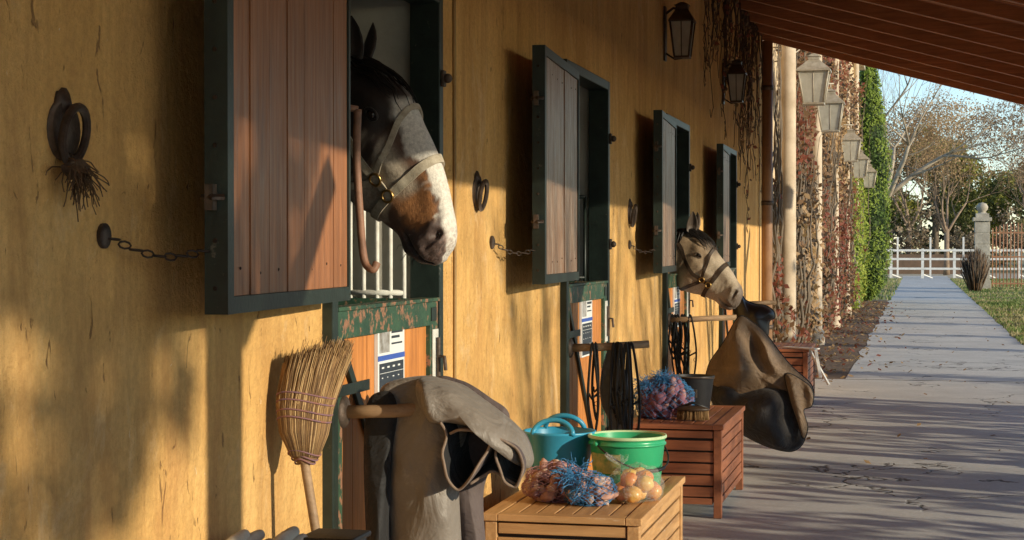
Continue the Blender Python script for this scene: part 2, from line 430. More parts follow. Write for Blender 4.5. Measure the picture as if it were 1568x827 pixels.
# ------------------------------------------------------------ lanterns
GLASS=simple('frosted_glass',(.74,.70,.58),(.5,.46,.36),8,.3,.1,trans=.35)
LMET=simple('lantern_metal',(.12,.08,.055),(.05,.035,.025),12,.45,.2,metal=.5)
LMET2=simple('lantern_metal_pale',(.50,.44,.34),(.28,.23,.16),12,.5,.2,metal=.2)
def lantern(x,y,z,s,mats,name,arm,wk=1.0):
    m=MB()
    def fr(r0,r1,z0,z1,mi):
        vs=[(x-r0,y-r0,z0),(x+r0,y-r0,z0),(x+r0,y+r0,z0),(x-r0,y+r0,z0),(x-r1,y-r1,z1),(x+r1,y-r1,z1),(x+r1,y+r1,z1),(x-r1,y+r1,z1)]
        m.add(vs,[(0,3,2,1),(4,5,6,7),(0,1,5,4),(1,2,6,5),(2,3,7,6),(3,0,4,7)],mi); return vs
    b=.30*s*wk;t=.46*s*wk
    v=fr(b*.95,t*.95,z,z+.95*s,0)
    fr(b*1.08,b*1.08,z-.06*s,z,1); fr(t*1.12,t*1.12,z+.95*s,z+1.0*s,1)
    fr(t*1.12,.16*s,z+1.0*s,z+1.32*s,1); fr(.17*s,.17*s,z+1.32*s,z+1.42*s,1); fr(.21*s,.05*s,z+1.42*s,z+1.52*s,1)
    for i in range(4):
        a=Vector(v[i]);c=Vector(v[i+4]); o=Vector(((a.x-x)*.06,(a.y-y)*.06,0)); m.tube([a+o,c+o],.028*s,1,4)
    for i in range(4):
        j=(i+1)%4; m.tube([(Vector(v[i])+Vector(v[j]))/2*1.0,(Vector(v[i+4])+Vector(v[j+4]))/2],.014*s,1,4)
    if arm=='wall':
        m.tube([(x,y,z+1.3*s),(x*.5,y,z+1.36*s),(.01,y,z+1.2*s)],.04*s,1,6)
        m.tube([(x,y,z-.05*s),(x*.6,y,z-.08*s),(.01,y,z+.1*s)],.03*s,1,6); m.box(.001,.015,y-.04,y+.04,z-.03,z+1.4*s,1)
    else:
        m.tube([(x,y,z+1.5*s),(x,y,z+1.7*s)],.03*s,1,6)
        m.tube([(x+.05,y,z+1.70*s),(.0,y,z+1.74*s)],.03*s,1,6)
        m.tube([(.02,y,z+1.3*s),(x*.35,y,z+1.38*s),(x*.7,y,z+1.70*s)],.022*s,1,6)
    m.build(name,mats)
lantern(.13,12.1,2.86,.25,[GLASS,LMET],'wall_lantern','wall',.68)
lantern(.13,15.85,2.86,.25,[GLASS,LMET],'wall_lantern','wall',.68)
for y,z in ((21.5,3.3),(25.6,3.24),(33.6,3.2),(38.8,3.1),(46.4,3.15)):
    lantern(.50,y,z,.40,[GLASS,LMET2],'hanging_lantern','arm')
# ------------------------------------------------------------ horses
def horse(secs,P,org,yaw,colfn,seed,strapmat,hairmat,eard,forelock,name,halter=True):
    n=len(secs)
    def sec(u):
        u=max(0,min(n-1.0001,u)); i=int(u); t=u-i
        g=lambda j: secs[max(0,min(n-1,j))]
        return [cr(g(i-1)[q],g(i)[q],g(i+1)[q],g(i+2)[q],t) for q in range(5)]
    cy,sy=math.cos(yaw),math.sin(yaw)
    piv=Vector((-.15,0,0))
    def W(p):
        q=Vector(p)-piv
        q=Vector((q.x*cy-q.y*sy,q.x*sy+q.y*cy,q.z))
        return q+piv+Vector(org)
    def g(x,c,w): return math.exp(-((x-c)/w)**2)
    def raw(u,ph):
        tx,tz,bx,bz,hw=sec(u); h=u-P
        c=math.cos(ph);s=math.sin(ph)
        e=.88
        cc=math.copysign(abs(c)**e,c); ss=math.copysign(abs(s)**e,s)
        cx,cz=(tx+bx)/2,(tz+bz)/2; hx,hz=(tx-bx)/2,(tz-bz)/2
        head=max(0,min(1,(h-.3)/1.0))
        low=(1-c)/2
        wf=1-head*(.34*low*low)-head*.10*max(0,c)**2*(.5+.5*min(1,max(0,h-2)/3))
        a=abs(((ph+math.pi)%(2*math.pi))-math.pi)*180/math.pi
        d=0; r=0
        d+=.018*g(h,1.65,.40)*g(a,50,14)
        d-=.016*g(h,1.20,.40)*g(a,40,12)
        d-=.010*g(h,2.35,.35)*g(a,64,12)
        d+=.015*g(h,1.9,.95)*g(a,112,26)
        d-=.016*g(h,3.3,.6)*g(a,118,22)
        d+=.012*g(h,3.0,.9)*g(a,84,7)
        d-=.012*g(h,4.7,.9)*g(a,78,20)
        d+=.018*g(h,6.55,.45)*g(a,62,24)
        d-=.034*g(h,6.95,.30)*g(a,64,13)
        d+=.012*g(h,7.45,.25)*g(a,60,18)
        d-=.022*g(a,126,6)*max(0,min(1,(h-5.6)/.6))
        d+=.010*g(a,106,10)*g(h,7.3,.8)
        d+=.008*g(a,148,12)*g(h,7.0,.8)
        r+=.10*g(a,160,28)*g(h,6.7,.45)
        r-=.06*g(a,165,30)*g(h,5.6,.5)
        d+=.0025*noise.noise(Vector((u*2.5,ph*3,seed)))
        d+=.0022*noise.noise(Vector((u*11,ph*5,seed)))*max(0,min(1,(h-4.5)/2))
        lat=(hw*wf+d*(abs(s)**.3))*ss
        k=1+r
        return Vector((cx+hx*cc*k,-lat,cz+hz*cc*k))
    def surf(u,ph): return W(raw(u,ph))
    def nrm(u,ph):
        a=surf(u+.03,ph)-surf(u-.03,ph); b=surf(u,ph+.03)-surf(u,ph-.03)
        q=a.cross(b)
        if q.length<1e-9: return Vector((0,-1,0))
        q.normalize()
        tx,tz,bx,bz,_=sec(u); c=W(Vector(((tx+bx)/2,0,(tz+bz)/2)))
        return q if q.dot(surf(u,ph)-c)>0 else -q
    m=MB(); cols=[]
    us=[]; u=0
    while u<P: us.append(u); u+=.2
    while u<n-1: us.append(u); u+=.055
    us.append(n-1.0001)
    N=96; vs=[];fs=[]
    for u in us:
        for j in range(N):
            ph=2*math.pi*j/N; vs.append(surf(u,ph)); cols.append(colfn(u-P,ph))
    for i in range(len(us)-1):
        for j in range(N): fs.append((i*N+j,i*N+(j+1)%N,(i+1)*N+(j+1)%N,(i+1)*N+j))
    last=len(us)-1; tx,tz,bx,bz,_=sec(n-1.0001)
    c=Vector(((tx+bx)/2,0,(tz+bz)/2)); base=[raw(n-1.0001,2*math.pi*j/N) for j in range(N)]
    pv=sec(n-2); ad=Vector((c.x-(pv[0]+pv[2])/2,0,c.z-(pv[1]+pv[3])/2)).normalized()
    for q in (.8,.5,.2):
        for j in range(N):
            vs.append(W(c+(base[j]-c)*q+ad*.010*math.sqrt(1-q*q))); cols.append(colfn(n-1-P,2*math.pi*j/N))
    for i in range(last,last+3):
        for j in range(N): fs.append((i*N+j,i*N+(j+1)%N,(i+1)*N+(j+1)%N,(i+1)*N+j))
    fs.append(tuple((last+3)*N+j for j in range(N))); fs.append(tuple(range(N-1,-1,-1)))
    m.add(vs,fs,0,True)
    dk=(.012,.009,.008)
    def pad():
        while len(cols)<len(m.v): cols.append(colfn(-1,2.0))
    rx=secs[0][0]; fx=secs[2][0]
    for lx,hz in ((fx-.05,.75),(rx+.15,.85)):
        for sgn in (-1,1):
            q=lambda x,z: W(Vector((x,sgn*.15,z-org[2])))
            back= .10 if lx<fx-.2 else -.0
            m.tube([q(lx,1.0),q(lx+ (0.08 if back else 0),.75),q(lx-back,.45),q(lx-back*.6,.25),q(lx-back*.6+.02,.1),q(lx-back*.6+.05,.005)],[.13,.10,.05,.036,.045,.06],0,12)
    pad()
    for sgn in (1,-1):
        b=surf(P+.9,sgn*math.radians(26)); 
        ed=Vector(eard[0 if sgn==1 else 1]); ed=Vector((ed.x*cy-ed.y*sy,ed.x*sy+ed.y*cy,ed.z)).normalized()
        L=.165; fw=Vector((cy,sy,0)); fw=Matrix.Rotation(math.radians(-55*sgn),3,'Z')@fw
        fw=(fw-ed*fw.dot(ed)).normalized(); sd_=ed.cross(fw)
        prof=[(-.15,.036),(0,.036),(.2,.042),(.4,.044),(.6,.038),(.78,.027),(.9,.015),(1,.003)]
        vs=[];fs=[];K=16
        for (t,r) in prof:
            c=b+ed*L*t+fw*.015*math.sin(max(t,0)*2.5)
            for j in range(K):
                a=2*math.pi*j/K; ca,sa=math.cos(a),math.sin(a)
                f=ca*r*.55
                if ca>0: f=ca*r*.55-(1.1*r*ca*ca if t>.1 else 0)*1.0
                vs.append(c+sd_*sa*r+fw*f)
        for i in range(len(prof)-1):
            for j in range(K): fs.append((i*K+j,i*K+(j+1)%K,(i+1)*K+(j+1)%K,(i+1)*K+j))
        m.add(vs,fs,0,True)
        while len(cols)<len(m.v): cols.append(colfn(.2,.3))
    for sgn in (1,-1):
        eu,ep=P+1.95,sgn*math.radians(66)
        p=surf(eu,ep); nn=nrm(eu,ep)
        m.sphere(p-nn*.010,(.022,.022,.021),1,16,12); 
        while len(cols)<len(m.v): cols.append(dk)
        t1=(surf(eu+.1,ep)-surf(eu-.1,ep)).normalized(); t2=nn.cross(t1)
        ringp=[p+nn*(.004+.004*math.sin(t))+t1*.024*math.cos(t)+t2*.015*math.sin(t) for t in [i*math.pi/10 for i in range(20)]]
        m.tube(ringp,.0055,0,8,True)
        while len(cols)<len(m.v): cols.append(tuple(x*.5 for x in colfn(1.9,1.2)))
        p=surf(P+6.95,sgn*math.radians(64)); nn=nrm(P+6.95,sgn*math.radians(64))
        m.sphere(p-nn*.004,(.009,.008,.017),1,12,8)
        while len(cols)<len(m.v): cols.append(dk)
    def strap(path,wd,off=.004,mi=2):
        pts=[]
        for i in range(len(path)-1):
            for j in range(10):
                t=j/10; pts.append((path[i][0]*(1-t)+path[i+1][0]*t,path[i][1]*(1-t)+path[i+1][1]*t))
        pts.append(path[-1])
        pos=[surf(P+a,math.radians(b)) for a,b in pts]; ns=[nrm(P+a,math.radians(b)) for a,b in pts]
        for _ in range(3):
            pos=[pos[i] if i in (0,len(pos)-1) else (pos[i-1]+pos[i]*2+pos[i+1])/4 for i in range(len(pos))]
        vs=[];fs=[]
        for i,p in enumerate(pos):
            t=(pos[min(i+1,len(pos)-1)]-pos[max(i-1,0)]).normalized(); sd2=ns[i].cross(t).normalized()*wd/2
            o0=ns[i]*(off-.004);o1=ns[i]*(off+.002)
            vs+=[p+sd2+o0,p-sd2+o0,p-sd2+o1,p+sd2+o1]
        for i in range(len(pos)-1):
            for j in range(4): fs.append((i*4+j,i*4+(j+1)%4,(i+1)*4+(j+1)%4,(i+1)*4+j))
        m.add(vs,fs,mi,False)
        while len(cols)<len(m.v): cols.append((.5,.45,.35))
    if halter:
        strap([(4.15,a) for a in range(0,361,15)],.030,.007)
        for sg in (1,-1):
            strap([(4.05,sg*105),(3.2,sg*100),(2.3,sg*100),(1.2,sg*88),(.4,sg*60),(.15,sg*25),(.1,0)],.027,.006)
            strap([(3.3,sg*101),(2.7,sg*125),(2.2,sg*150),(1.9,sg*180)],.024,.008)
            strap([(3.15,sg*96),(2.9,sg*70),(2.6,sg*45),(2.5,sg*20),(2.5,0)],.020,.007)
            for (a,b) in ((4.1,105),(3.25,100)):
                p=surf(P+a,math.radians(sg*b)); nn=nrm(P+a,math.radians(sg*b)); t1=nn.orthogonal().normalized(); t2=nn.cross(t1)
                m.tube([p+nn*.011+t1*.020*math.cos(t)+t2*.020*math.sin(t) for t in [i*math.pi/8 for i in range(16)]],.0045,4,8,True)
                while len(cols)<len(m.v): cols.append(dk)
    for i in range(forelock):
        u0=U(.1,.8); a0=U(-26,26); pts=[];L=U(.9,1.9)
        for j in range(8):
            t=j/7; a=a0+ (U(-4,4)) + t*a0*.7; uu=u0+t*L
            pts.append(surf(P+uu,math.radians(a))+nrm(P+uu,math.radians(a))*(.006+.016*math.sin(t*3.1)+.003*R()))
        m.tube(pts,[.0045,.005,.005,.0045,.004,.003,.002,.001],3,5)
    for i in range(90):
        u0=U(-2.4,.5); sg=1; pts=[];L=U(30,75)
        for j in range(7):
            t=j/6; a=U(-3,3)+sg*t*L-4; uu=u0+t*.12+.04*R()
            pts.append(surf(P+uu,math.radians(a))+nrm(P+uu,math.radians(a))*(.008+.012*math.sin(t*3.1)))
        m.tube(pts,[.007,.008,.008,.007,.006,.004,.002],3,5)
    for i in range(40):
        uu=P+U(6.2,7.8); a=math.radians(random.choice((-1,1))*U(100,178)); p=surf(uu,a); nn=nrm(uu,a)
        m.tube([p,p+nn*.012,p+nn*.02+Vector((U(-.008,.008),U(-.008,.008),-.012))],[.0006,.0005,.0003],3,3)
    while len(cols)<len(m.v): cols.append(dk)
    hm,nt_,b_=nmat(name+'_coat')
    at=nt_.nodes.new('ShaderNodeAttribute'); at.attribute_name='Col'
    v_=coords(nt_)
    c_=mix(nt_,ramp(nt_,noi(nt_,v_,90,5,.8),[(.3,.5),(.7,0)]),at.outputs['Color'],(.03,.02,.015))
    nt_.links.new(c_,b_.inputs['Base Color']); b_.inputs['Roughness'].default_value=.55
    b_.inputs['Sheen Weight'].default_value=.1
    n1_=bump(nt_,b_,noi(nt_,coords(nt_,(1,1,.25)),260,3,.7),.5,.003)
    bump(nt_,b_,noi(nt_,v_,26,5,.65),.5,.008,n1_)
    EYE=simple(name+'_eye',(.012,.008,.006),(.02,.01,.006),10,.06,0,spec=.8)
    m.build(name,[hm,EYE,strapmat,hairmat,BRASS],colors=cols)
def px2(l,x0,y0_,sx,sz,cx):
    out=[]
    for t,b,wd in l:
        out.append(((t[0]-x0)*sx+cx,(y0_-t[1])*sz,(b[0]-x0)*sx+cx,(y0_-b[1])*sz,wd))
    return out
body=[(( -430,330),(-430,640),.12),((-330,210),(-330,740),.28),((-100,225),(-80,790),.31),((180,215),(190,760),.26),((330,225),(345,640),.20)]
h1=body+[((450,120),(430,430),.14),((510,92),(475,335),.108),
 ((560,96),(507,285),.095),((628,140),(527,292),.104),((658,195),(552,316),.090),((680,240),(580,330),.074),((694,281),(603,348),.064),
 ((703,320),(622,368),.058),((708,350),(638,390),.060),((706,374),(653,402),.052),((695,392),(672,405),.032)]
P1=6
horse1=px2(h1,600,382,.002274/ .966,.002177,.039)
def mixc(a,b,t): t=max(0,min(1,t)); return tuple(x*(1-t)+y*t for x,y in zip(a,b))
def sm(a,b,x): t=max(0,min(1,(x-a)/(b-a))); return t*t*(3-2*t)
def col1(h,ph):
    a=abs(((ph+math.pi)%(2*math.pi))-math.pi)*180/math.pi
    nz=noise.noise(Vector((h*1.6,math.cos(ph)*2.2,math.sin(ph)*2.2)))
    nz2=noise.noise(Vector((h*5,math.cos(ph)*6,math.sin(ph)*6)))
    c=(.020,.012,.009)
    c=mixc(c,(.15,.075,.045),sm(2.0,3.4,h+nz*.8)*sm(15,60,a))
    c=mixc(c,(.50,.43,.33),.8*sm(2.3,2.9,h+nz+nz2*.5)*sm(60,75,a)*(1-sm(4.2,4.9,h+nz)))
    c=mixc(c,(.42,.18,.06),sm(4.1,4.9,h+nz*.5)*sm(42,54,a+nz2*14)*(1-sm(100,122,a)))
    white=sm(2.05,2.5,h+nz*.5)*(1-sm(42,52,a+nz*20+nz2*8-3*max(0,h-4)+5*max(0,h-6)))
    c=mixc(c,(.82,.77,.68),white)
    c=mixc(c,(.10,.065,.055),sm(5.8,6.5,h+nz*.5+nz2*.3)*sm(34,48,a+nz*10))
    c=mixc(c,(.34,.22,.18),.5*sm(6.6,7.4,h)*(1-sm(60,80,a))*sm(-.1,.3,nz2))
    c=mixc(c,(.05,.035,.032),sm(5.6,6.6,h)*sm(100,118,a))
    c=mixc(c,(.008,.006,.006),math.exp(-((a-126)/4)**2)*sm(5.6,6.2,h))
    return c
STR1=simple('leather_cream_halter',(.52,.46,.35),(.30,.25,.18),40,.7,.3,120)
HAIR=simple('black_hair',(.015,.012,.010),(.008,.006,.005),40,.5,.2)
horse(horse1,P1,(0,5.5,1.5),math.radians(-12),col1,1.3,STR1,HAIR,[(.10,-.15,1),(.02,.25,1)],34,'bay_horse')
h2body=[((620,330),(620,500),.12),((670,330),(670,520),.28),((760,335),(760,540),.31),((880,340),(880,530),.26),((950,350),(955,510),.20)]
h2=h2body+[((1008,362),(1003,455),.14),((1040,355),(1022,440),.108),
 ((1068,355),(1033,432),.095),((1092,372),(1046,443),.104),((1104,389),(1063,449),.090),((1115,403),(1078,452),.074),((1125,416),(1092,458),.064),
 ((1132,428),(1103,465),.058),((1139,439),(1112,471),.060),((1141,449),(1120,474),.052),((1138,458),(1127,472),.030)]
horse2=px2(h2,1085,382,.004796/.98,.004794,.25)
def col2(h,ph):
    a=abs(((ph+math.pi)%(2*math.pi))-math.pi)*180/math.pi
    nz=noise.noise(Vector((h*1.6,math.cos(ph)*2.2,3+math.sin(ph)*2.2)))
    c=mixc((.38,.26,.15),(.55,.44,.31),sm(1.5,4,h+nz))
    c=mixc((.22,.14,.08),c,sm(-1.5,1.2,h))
    c=mixc(c,(.10,.065,.05),.8*sm(6.1,7.2,h+nz*.5))
    if h<3.4: c=mixc(c,(.05,.035,.028),.85*(1-sm(22,42,a+nz*15))*(1-sm(2.4,3.4,h)))
    return c
STR2=simple('brown_leather',(.06,.035,.02),(.03,.02,.012),40,.5,.2)
horse(horse2,P1,(0,12.65,1.5),math.radians(-10),col2,4.3,STR2,HAIR,[(.12,-.15,1),(.02,.25,1)],60,'dun_horse')
m=MB(); m.tube(spline([(.11,4.93,1.92),(.10,4.95,1.78),(.11,4.95,1.6),(.12,4.96,1.47),(.15,4.95,1.44),(.16,4.96,1.46)],6),.012,0,10)
m.tube([(.11,4.93,1.92),(.06,4.92,1.93),(.0,4.92,1.93)],.01,0,8)
m.build('shutter_stay_bar',[simple('red_brown_iron',(.30,.15,.09),(.15,.08,.05),20,.6,.3)])
# ------------------------------------------------------------ blankets
def puff(m,poly,cen,f,T,fold,mi=0,nper=10,rings=18,bind=None,br=.007,exp=.5):
    b=spline([Vector((p[0],p[1],0)) for p in poly],nper,True); n=len(b); C=Vector((cen[0],cen[1],0))
    for sgn in (-1,1):
        vs=[];fs=[]
        for r in range(rings+1):
            k=(r/rings)**1.5
            for j in range(n):
                p=b[j].lerp(C,k)
                t=T*(1-(1-k)**2)**exp if k>0 else 0
                q=fold(p.x,p.y,sgn)*min(1,k*6)
                vs.append(f(p.x,p.y,sgn*(t+q)))
        for r in range(rings):
            for j in range(n): 
                fc=(r*n+j,r*n+(j+1)%n,(r+1)*n+(j+1)%n,(r+1)*n+j)
                fs.append(fc if sgn<0 else fc[::-1])
        m.add(vs,fs,mi,True)
    if bind is not None:
        m.tube([f(p.x,p.y,0) for p in b],br,bind,6,True)
def foldfn(ax,ay,freq,amp,seed,L):
    # large soft drape folds fanning from the hanging point, plus irregular creases
    def fn(x,y,s):
        dx,dy=x-ax,y-ay; d=math.hypot(dx,dy)/L; an=math.atan2(dx,dy)
        w_=noise.noise(Vector((x/L*1.3,y/L*1.0,seed+s)))
        a=math.sin(an*freq+w_*5+seed+s)
        w2=noise.noise(Vector((x/L*1.8+3,y/L*1.3,seed*3)))
        cre=(.25-abs(noise.noise(Vector(((x*.8+y*.45)/L*3.2,(y*.8-x*.3)/L*2.0,seed)))))
        return amp*a*min(1.2,d*1.3)*(.5+w2*1.3)+amp*1.3*w2+amp*.9*cre
    return fn
def cloth(name,c1,c2,rough=.6,sheen=.1,bs=.35,quilt=0):
    m,nt,b=nmat(name); v=coords(nt)
    col=ramp(nt,noi(nt,v,3,8,.7),[(.3,c2),(.7,c1)])
    col=mix(nt,ramp(nt,noi(nt,v,14,7,.8),[(.55,0),(.75,.4)]),col,tuple(min(1,x*1.8+.03) for x in c1))
    nt.links.new(col,b.inputs['Base Color'])
    b.inputs['Roughness'].default_value=rough; b.inputs['Sheen Weight'].default_value=sheen; b.inputs['Specular IOR Level'].default_value=.3
    n1=bump(nt,b,noi(nt,v,5,5,.55,1.0),bs*1.4,.06)
    n1=bump(nt,b,noi(nt,v,20,4,.5,.8),bs*.7,.012,n1)
    if quilt:
        wv=nt.nodes.new('ShaderNodeTexWave'); wv.inputs['Scale'].default_value=quilt; wv.inputs['Distortion'].default_value=1.2; wv.bands_direction='DIAGONAL'
        nt.links.new(v,wv.inputs['Vector'])
        n1=bump(nt,b,ramp(nt,wv.outputs['Fac'],[(.0,0),(.12,1)]),.5,.008,n1)
    bump(nt,b,noi(nt,v,400,2,.5),.2,.001,n1); return m
TAUPE=cloth('taupe_nylon',(.24,.205,.17),(.16,.135,.11),.48)
BLKC=cloth('black_lining',(.020,.019,.020),(.012,.012,.012),.7)
PIPE=cloth('beige_piping',(.26,.19,.14),(.17,.12,.09),.8)
BRN=cloth('brown_quilt',(.22,.145,.085),(.13,.085,.05),.6,.1,.45,3.0)
DBR=cloth('dark_brown_lining',(.040,.032,.028),(.018,.016,.015),.7,.1,.5)
def f1(x,y,t): return Vector((.269+(x-650)*.002088,5.12+t,1.5+(382-y)*.002009))
m=MB()
main=[(578,602),(600,584),(655,576),(690,588),(712,606),(716,640),(704,690),(698,740),(702,830),(708,960),(690,1010),(640,1015),(605,1000),(596,900),(594,800),(590,700),(578,650)]
puff(m,main,(648,745),f1,.085,foldfn(640,420,16,.020,1.7,200),0,8,34,None,.006,.45)
def f1b(x,y,t): return f1(x,y,t-.05)
puff(m,[(566,618),(585,600),(606,604),(612,640),(602,720),(599,820),(606,990),(580,985),(568,880),(562,760),(561,683)],(588,760),f1b,.045,foldfn(600,500,18,.012,3.1,200),1,8,16)
def f1c(x,y,t): return f1(x,y,t+.10)
puff(m,[(650,590),(690,586),(735,612),(765,640),(745,700),(724,760),(728,850),(735,960),(700,980),(680,800),(672,700)],(705,740),f1c,.06,foldfn(690,480,16,.014,6.1,200),3,8,20)
puff(m,[(640,582),(690,584),(735,610),(775,640),(802,668),(814,700),(806,712),(790,690),(768,668),(735,652),(700,645),(655,640)],(720,628),lambda x,y,t:f1(x,y,t-.02),.14,foldfn(640,560,8,.018,9.1,120),0,8,18)
def sheet(m,curve,d0,d1,mi,pipe,seed=0):
    c=spline([Vector((p[0],p[1],0)) for p in curve],8); K=14; n=len(c)
    grid=[]
    for i in range(K):
        t=i/(K-1); row=[]
        for j,p in enumerate(c):
            q=noise.noise(Vector((p.x*.02,p.y*.02,seed+t*2)))
            cx,cy=740,680; s_=1-.25*t
            row.append((cx+(p.x-cx)*s_+q*8*t,cy+(p.y-cy)*s_+q*10*t-8*t,d0+(d1-d0)*t+.02*noise.noise(Vector((p.x*.03,p.y*.03,seed)))))
        grid.append(row)
    vs=[];fs=[]
    for row in grid:
        for (x,y,t) in row: vs.append(f1(x,y,t))
    for i in range(K-1):
        for j in range(n-1): fs.append((i*n+j,i*n+j+1,(i+1)*n+j+1,(i+1)*n+j))
    m.add(vs,fs,mi,True)
    vs2=[]
    for i in range(K):
        for j in range(n):
            a=vs[i*n+min(j+1,n-1)]-vs[i*n+max(j-1,0)]; nn=Vector((-a.z,0,a.x)); nn=nn.normalized() if nn.length>0 else nn
            vs2.append(vs[i*n+j]+nn*.007)
    m.add(vs2,[f[::-1] for f in fs],1,True)
    m.tube([(vs[j]+vs2[j])/2 for j in range(n)],.0045,pipe,8)
sheet(m,[(690,640),(698,660),(694,690),(700,722),(716,742),(738,722),(752,698),(766,668),(750,652),(722,648),(704,655)],-.15,.12,3,2,seed=1)
sheet(m,[(740,648),(770,662),(768,686),(772,706),(782,728),(798,736),(808,722),(812,700),(800,676),(775,660)],-.12,.14,3,2,seed=4)
sheet(m,[(730,735),(750,722),(762,716),(776,722),(800,736)],-.10,.14,1,2,seed=8)
m.build('horse_blanket',[TAUPE,BLKC,PIPE,cloth('mauve_lining',(.12,.09,.08),(.07,.05,.05),.7)])
def f2(x,y,t): return Vector((.667+(x-1160)*.00449,12.0+t,1.5+(382-y)*.00452))
m=MB()
pa=[(1131,486),(1150,492),(1172,510),(1195,540),(1215,563),(1240,585),(1245,600),(1238,612),(1222,604),(1200,608),(1160,622),(1118,618),(1088,604),(1080,590),(1086,558),(1108,525)]
puff(m,pa,(1148,568),f2,.15,foldfn(1125,440,13,.05,2.2,90),0,8,36,1,.006,.6)
pb=[(1084,590),(1130,590),(1195,590),(1226,606),(1228,640),(1233,665),(1226,682),(1208,690),(1172,682),(1132,662),(1102,636)]
puff(m,pb,(1160,625),f2,.17,foldfn(1140,470,15,.045,5.2,90),3,8,30,1,.006,.5)
def f2b(x,y,t): return f2(x,y,t-.10)
puff(m,[(1205,570),(1235,583),(1246,598),(1244,618),(1232,625),(1238,650),(1232,668),(1222,640),(1212,610)],(1226,606),f2b,.04,foldfn(1200,500,14,.02,6.2,90),0,6,12,1,.006)
m.build('horse_blanket',[BRN,BLKC,PIPE,DBR])
def f3(x,y,t): return Vector((.306+(x-1155)*.00588,15.69+t,1.5+(382-y)*.00591))
m=MB()
puff(m,[(1122,462),(1134,452),(1142,460),(1156,466),(1172,468),(1184,476),(1186,486),(1178,492),(1176,512),(1168,527),(1148,528),(1138,508),(1128,490)],(1152,486),f3,.17,foldfn(1150,450,7,.02,1.2,60),0,8,18,1,.009,.45)
m.build('saddle',[simple('black_leather',(.02,.016,.014),(.01,.008,.007),20,.45,.2),BLKC])
# ------------------------------------------------------------ broom
BR=simple('broom_bristle',(.42,.25,.10),(.18,.10,.04),22,.75,.5,60,stretch=(3,3,.4))
m=MB()
base=Vector((.11,4.47,.91)); top=Vector((.105,4.53,1.24))
ax=(top-base).normalized(); sdv=Vector((.86,.5,0)); sdv=(sdv-ax*sdv.dot(ax)).normalized(); nv=ax.cross(sdv)
m.tube(spline([(.27,4.47,.004),(.19,4.465,.45),(.12,4.465,.86),base],5),[.013]*16,1,10)
L=(top-base).length
def wA(t): return .020+.052*(1-math.exp(-t*6))+.014*t
def wB(t): return .018+.026*min(1,t*3)
def cen(t): return sdv*(.020*t*t-.012*math.sin(t*3.14))
vs=[];fs=[];K=40
prof=[0,.05,.15,.3,.5,.7,.82]
for t in prof:
    for j in range(K):
        an=2*math.pi*j/K; jr=.93+.06*math.sin(j*7.3)
        vs.append(base+cen(t)+ax*L*t+sdv*wA(t)*jr*math.cos(an)+nv*wB(t)*jr*math.sin(an))
for i in range(len(prof)-1):
    for j in range(K): fs.append((i*K+j,i*K+(j+1)%K,(i+1)*K+(j+1)%K,(i+1)*K+j))
m.add(vs,fs,3,True)
for i in range(2200):
    an=U(0,6.283); r=math.sqrt(R()); c,s_=math.cos(an),math.sin(an)
    if i%3: r=.9+.14*R()
    pts=[]; e=U(.86,1.02)+.08*c*r-.05*r*r+(.06 if R()<.05 else 0); wob=U(-.010,.010)
    for t in (.06,.25,.45,.65,.85,1.0):
        t2=t*e if t>.6 else t
        k=max(0,t-.5)
        pts.append(base+cen(t)+ax*L*t2+sdv*(wA(t)*r*c+wob*k*2+.02*k*k)+nv*(wB(t)*r*s_+wob*k))
    m.tube(pts,[.0024,.0022,.002,.0018,.0014,.0007],(0,0,3,3,4)[i%5],4)
for t in (.02,.05,.09,.36,.42,.50,.56):
    a=wA(t)*1.05; b=wB(t)*1.08
    m.tube([base+cen(t)+ax*(L*t+.006*math.sin(an*2))+sdv*a*math.cos(an)+nv*b*math.sin(an) for an in [j*math.pi/16 for j in range(32)]],.0026,2,6,True)
m.build('sorghum_broom',[BR,POLE,simple('red_twine',(.30,.13,.08),(.15,.1,.16),40,.8),simple('bristle_dark',(.22,.12,.05),(.11,.06,.028),20,.8),simple('bristle_pale',(.54,.36,.17),(.32,.2,.09),20,.8)])
